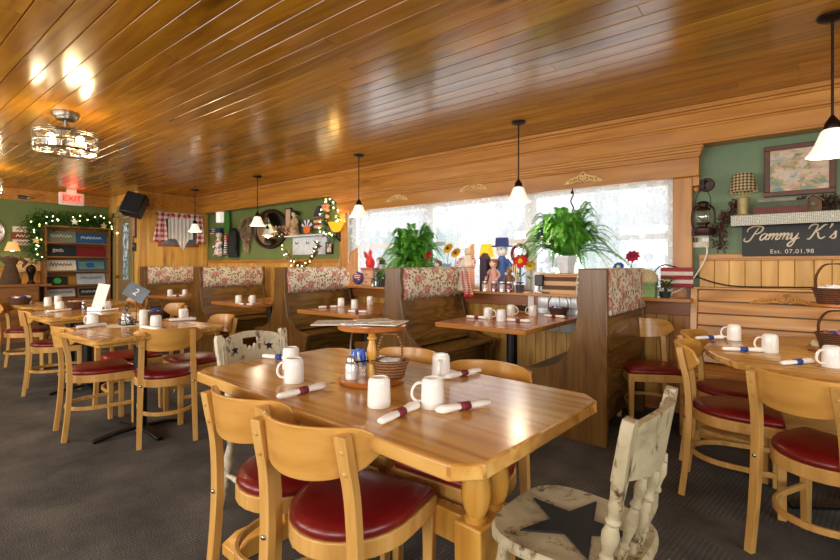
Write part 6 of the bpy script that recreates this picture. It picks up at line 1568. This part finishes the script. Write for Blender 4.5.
# cream sign
q = onx(28, 265, XB + .05); t = thing('cream_sign', 'tilted cream sign board with faint script low on the far wall', 'sign', (XB + .05, q.y - .02, q.z), PI / 2); T0 = TR(rx=R(-4), ry=R(-4)); MB(T0).box((0, 0, 0), (.42, .015, .22)).build('board', M('#d8c79c', .7, name='cream_board'), t); mm = MB(T0 @ TR(0, -.01, .03)); mm.tube(squiggle(13, .3, .05, 3), .005, 5); mm.build('script', M('#8a7a54', .7), t)
# hutch shelf, lamp and sack doll
q = onx(10, 283, XB + .2)
t = thing('side_shelf', 'wooden wall counter under the warm-shaded lamp', 'counter', (XB + .04, 1.45, 0)); MB().bx(0, .36, 0, .58, .86, .90).build('top_board', W_SHELF, t, bevel=.004); MB().bx(0, .33, .02, .56, 0, .86).build('cabinet_body', W_SHELF, t)
q = onx(12, 250, XB + .2)
t = thing('table_lamp', 'table lamp with glowing parchment shade on the wall counter', 'lamp', (XB + .22, q.y, .9005)); MB().lathe([(.07, 0), (.07, .02), (.03, .05), (.05, .15), (.055, .25), (.02, .36), (.01, .46)], 18).build('base', M('#4a3a2a', .5), t); MB().lathe([(.10, .52), (.052, .66), (.048, .66), (.096, .52)], 28, cap=False).build('lamp_shade', WARMSHADE, t, ang=70); MB().ball((0, 0, .54), .03, 10, 8).build('bulb', BULB, t)
lamp('table_lamp_light', (XB + .22, q.y, .9 + .58), 4, (1, .62, .28), .05)
t = thing('burlap_bow', 'brown burlap bow doll slumped before the warm-shaded lamp', 'doll', (XB + .33, q.y - .04, .9005)); m = MB()
m.loft([[(.06 * sc_ * math.cos(2 * PI * k / 12), .11 * sc_ * math.sin(2 * PI * k / 12), z) for k in range(12)] for sc_, z in ((1.1, 0), (1.2, .05), (.9, .18), (.6, .3), (.9, .36), (.7, .42), (.1, .45))])
m.build('body', M('#5a4432', .95, 0, .3, 40, name='burlap'), t)
for s in (-1, 1): MB().loft([[(.0 + a, s * b, z + c_) for a, c_ in ((-.02, .03), (.02, .03), (.02, -.03), (-.02, -.03))] for b, z in ((0, .33), (.12, .40), (.19, .34), (.14, .28))]).build('bow_loop', M('#6a543e', .95, 0, .3, 40, name='burlap_light'), t)
q = onx(25.5, 284, XB + 1.1); t = thing('bronze_figure', 'dark bronze animal-head figure behind the farthest loose table', 'figure', (XB + .22, 1.96, .9005))
# stands on the counter's end
t.location = (XB + .26, 1.94, .9005)
MB().lathe([(.055, 0), (.055, .02), (.03, .05), (.035, .12), (.05, .16), (.065, .21), (.06, .26), (.03, .30), (.005, .31)], 16).build('body', BRONZE, t); MB().ball((.05, 0, .24), .035, 10, 8, (1.4, .8, .8)).build('muzzle', BRONZE, t)
MB().bx(0, .36, .58, .72, .86, .90).build('side_leaf', W_SHELF, bpy.data.objects['side_shelf'])
# security camera
q = onz(24, 195, ZC); q = onx(24, 196, XB + .2); t = thing('security_camera', 'dark swivel camera under the ceiling beam of the far wall', 'camera', (XB + .05, q.y, 2.3)); MB().cyl((0, 0, 0), (.08, 0, 0), .012, 10).build('bracket', BLACK, t); MB().cyl((.06, -.05, -.01), (.13, .05, -.03), .028, 14).build('camera_body', M('#26262a', .4), t); MB().cyl((.13, .05, -.03), (.14, .06, -.033), .022, 14).build('lens', M('#b8b8b8', .2), t)
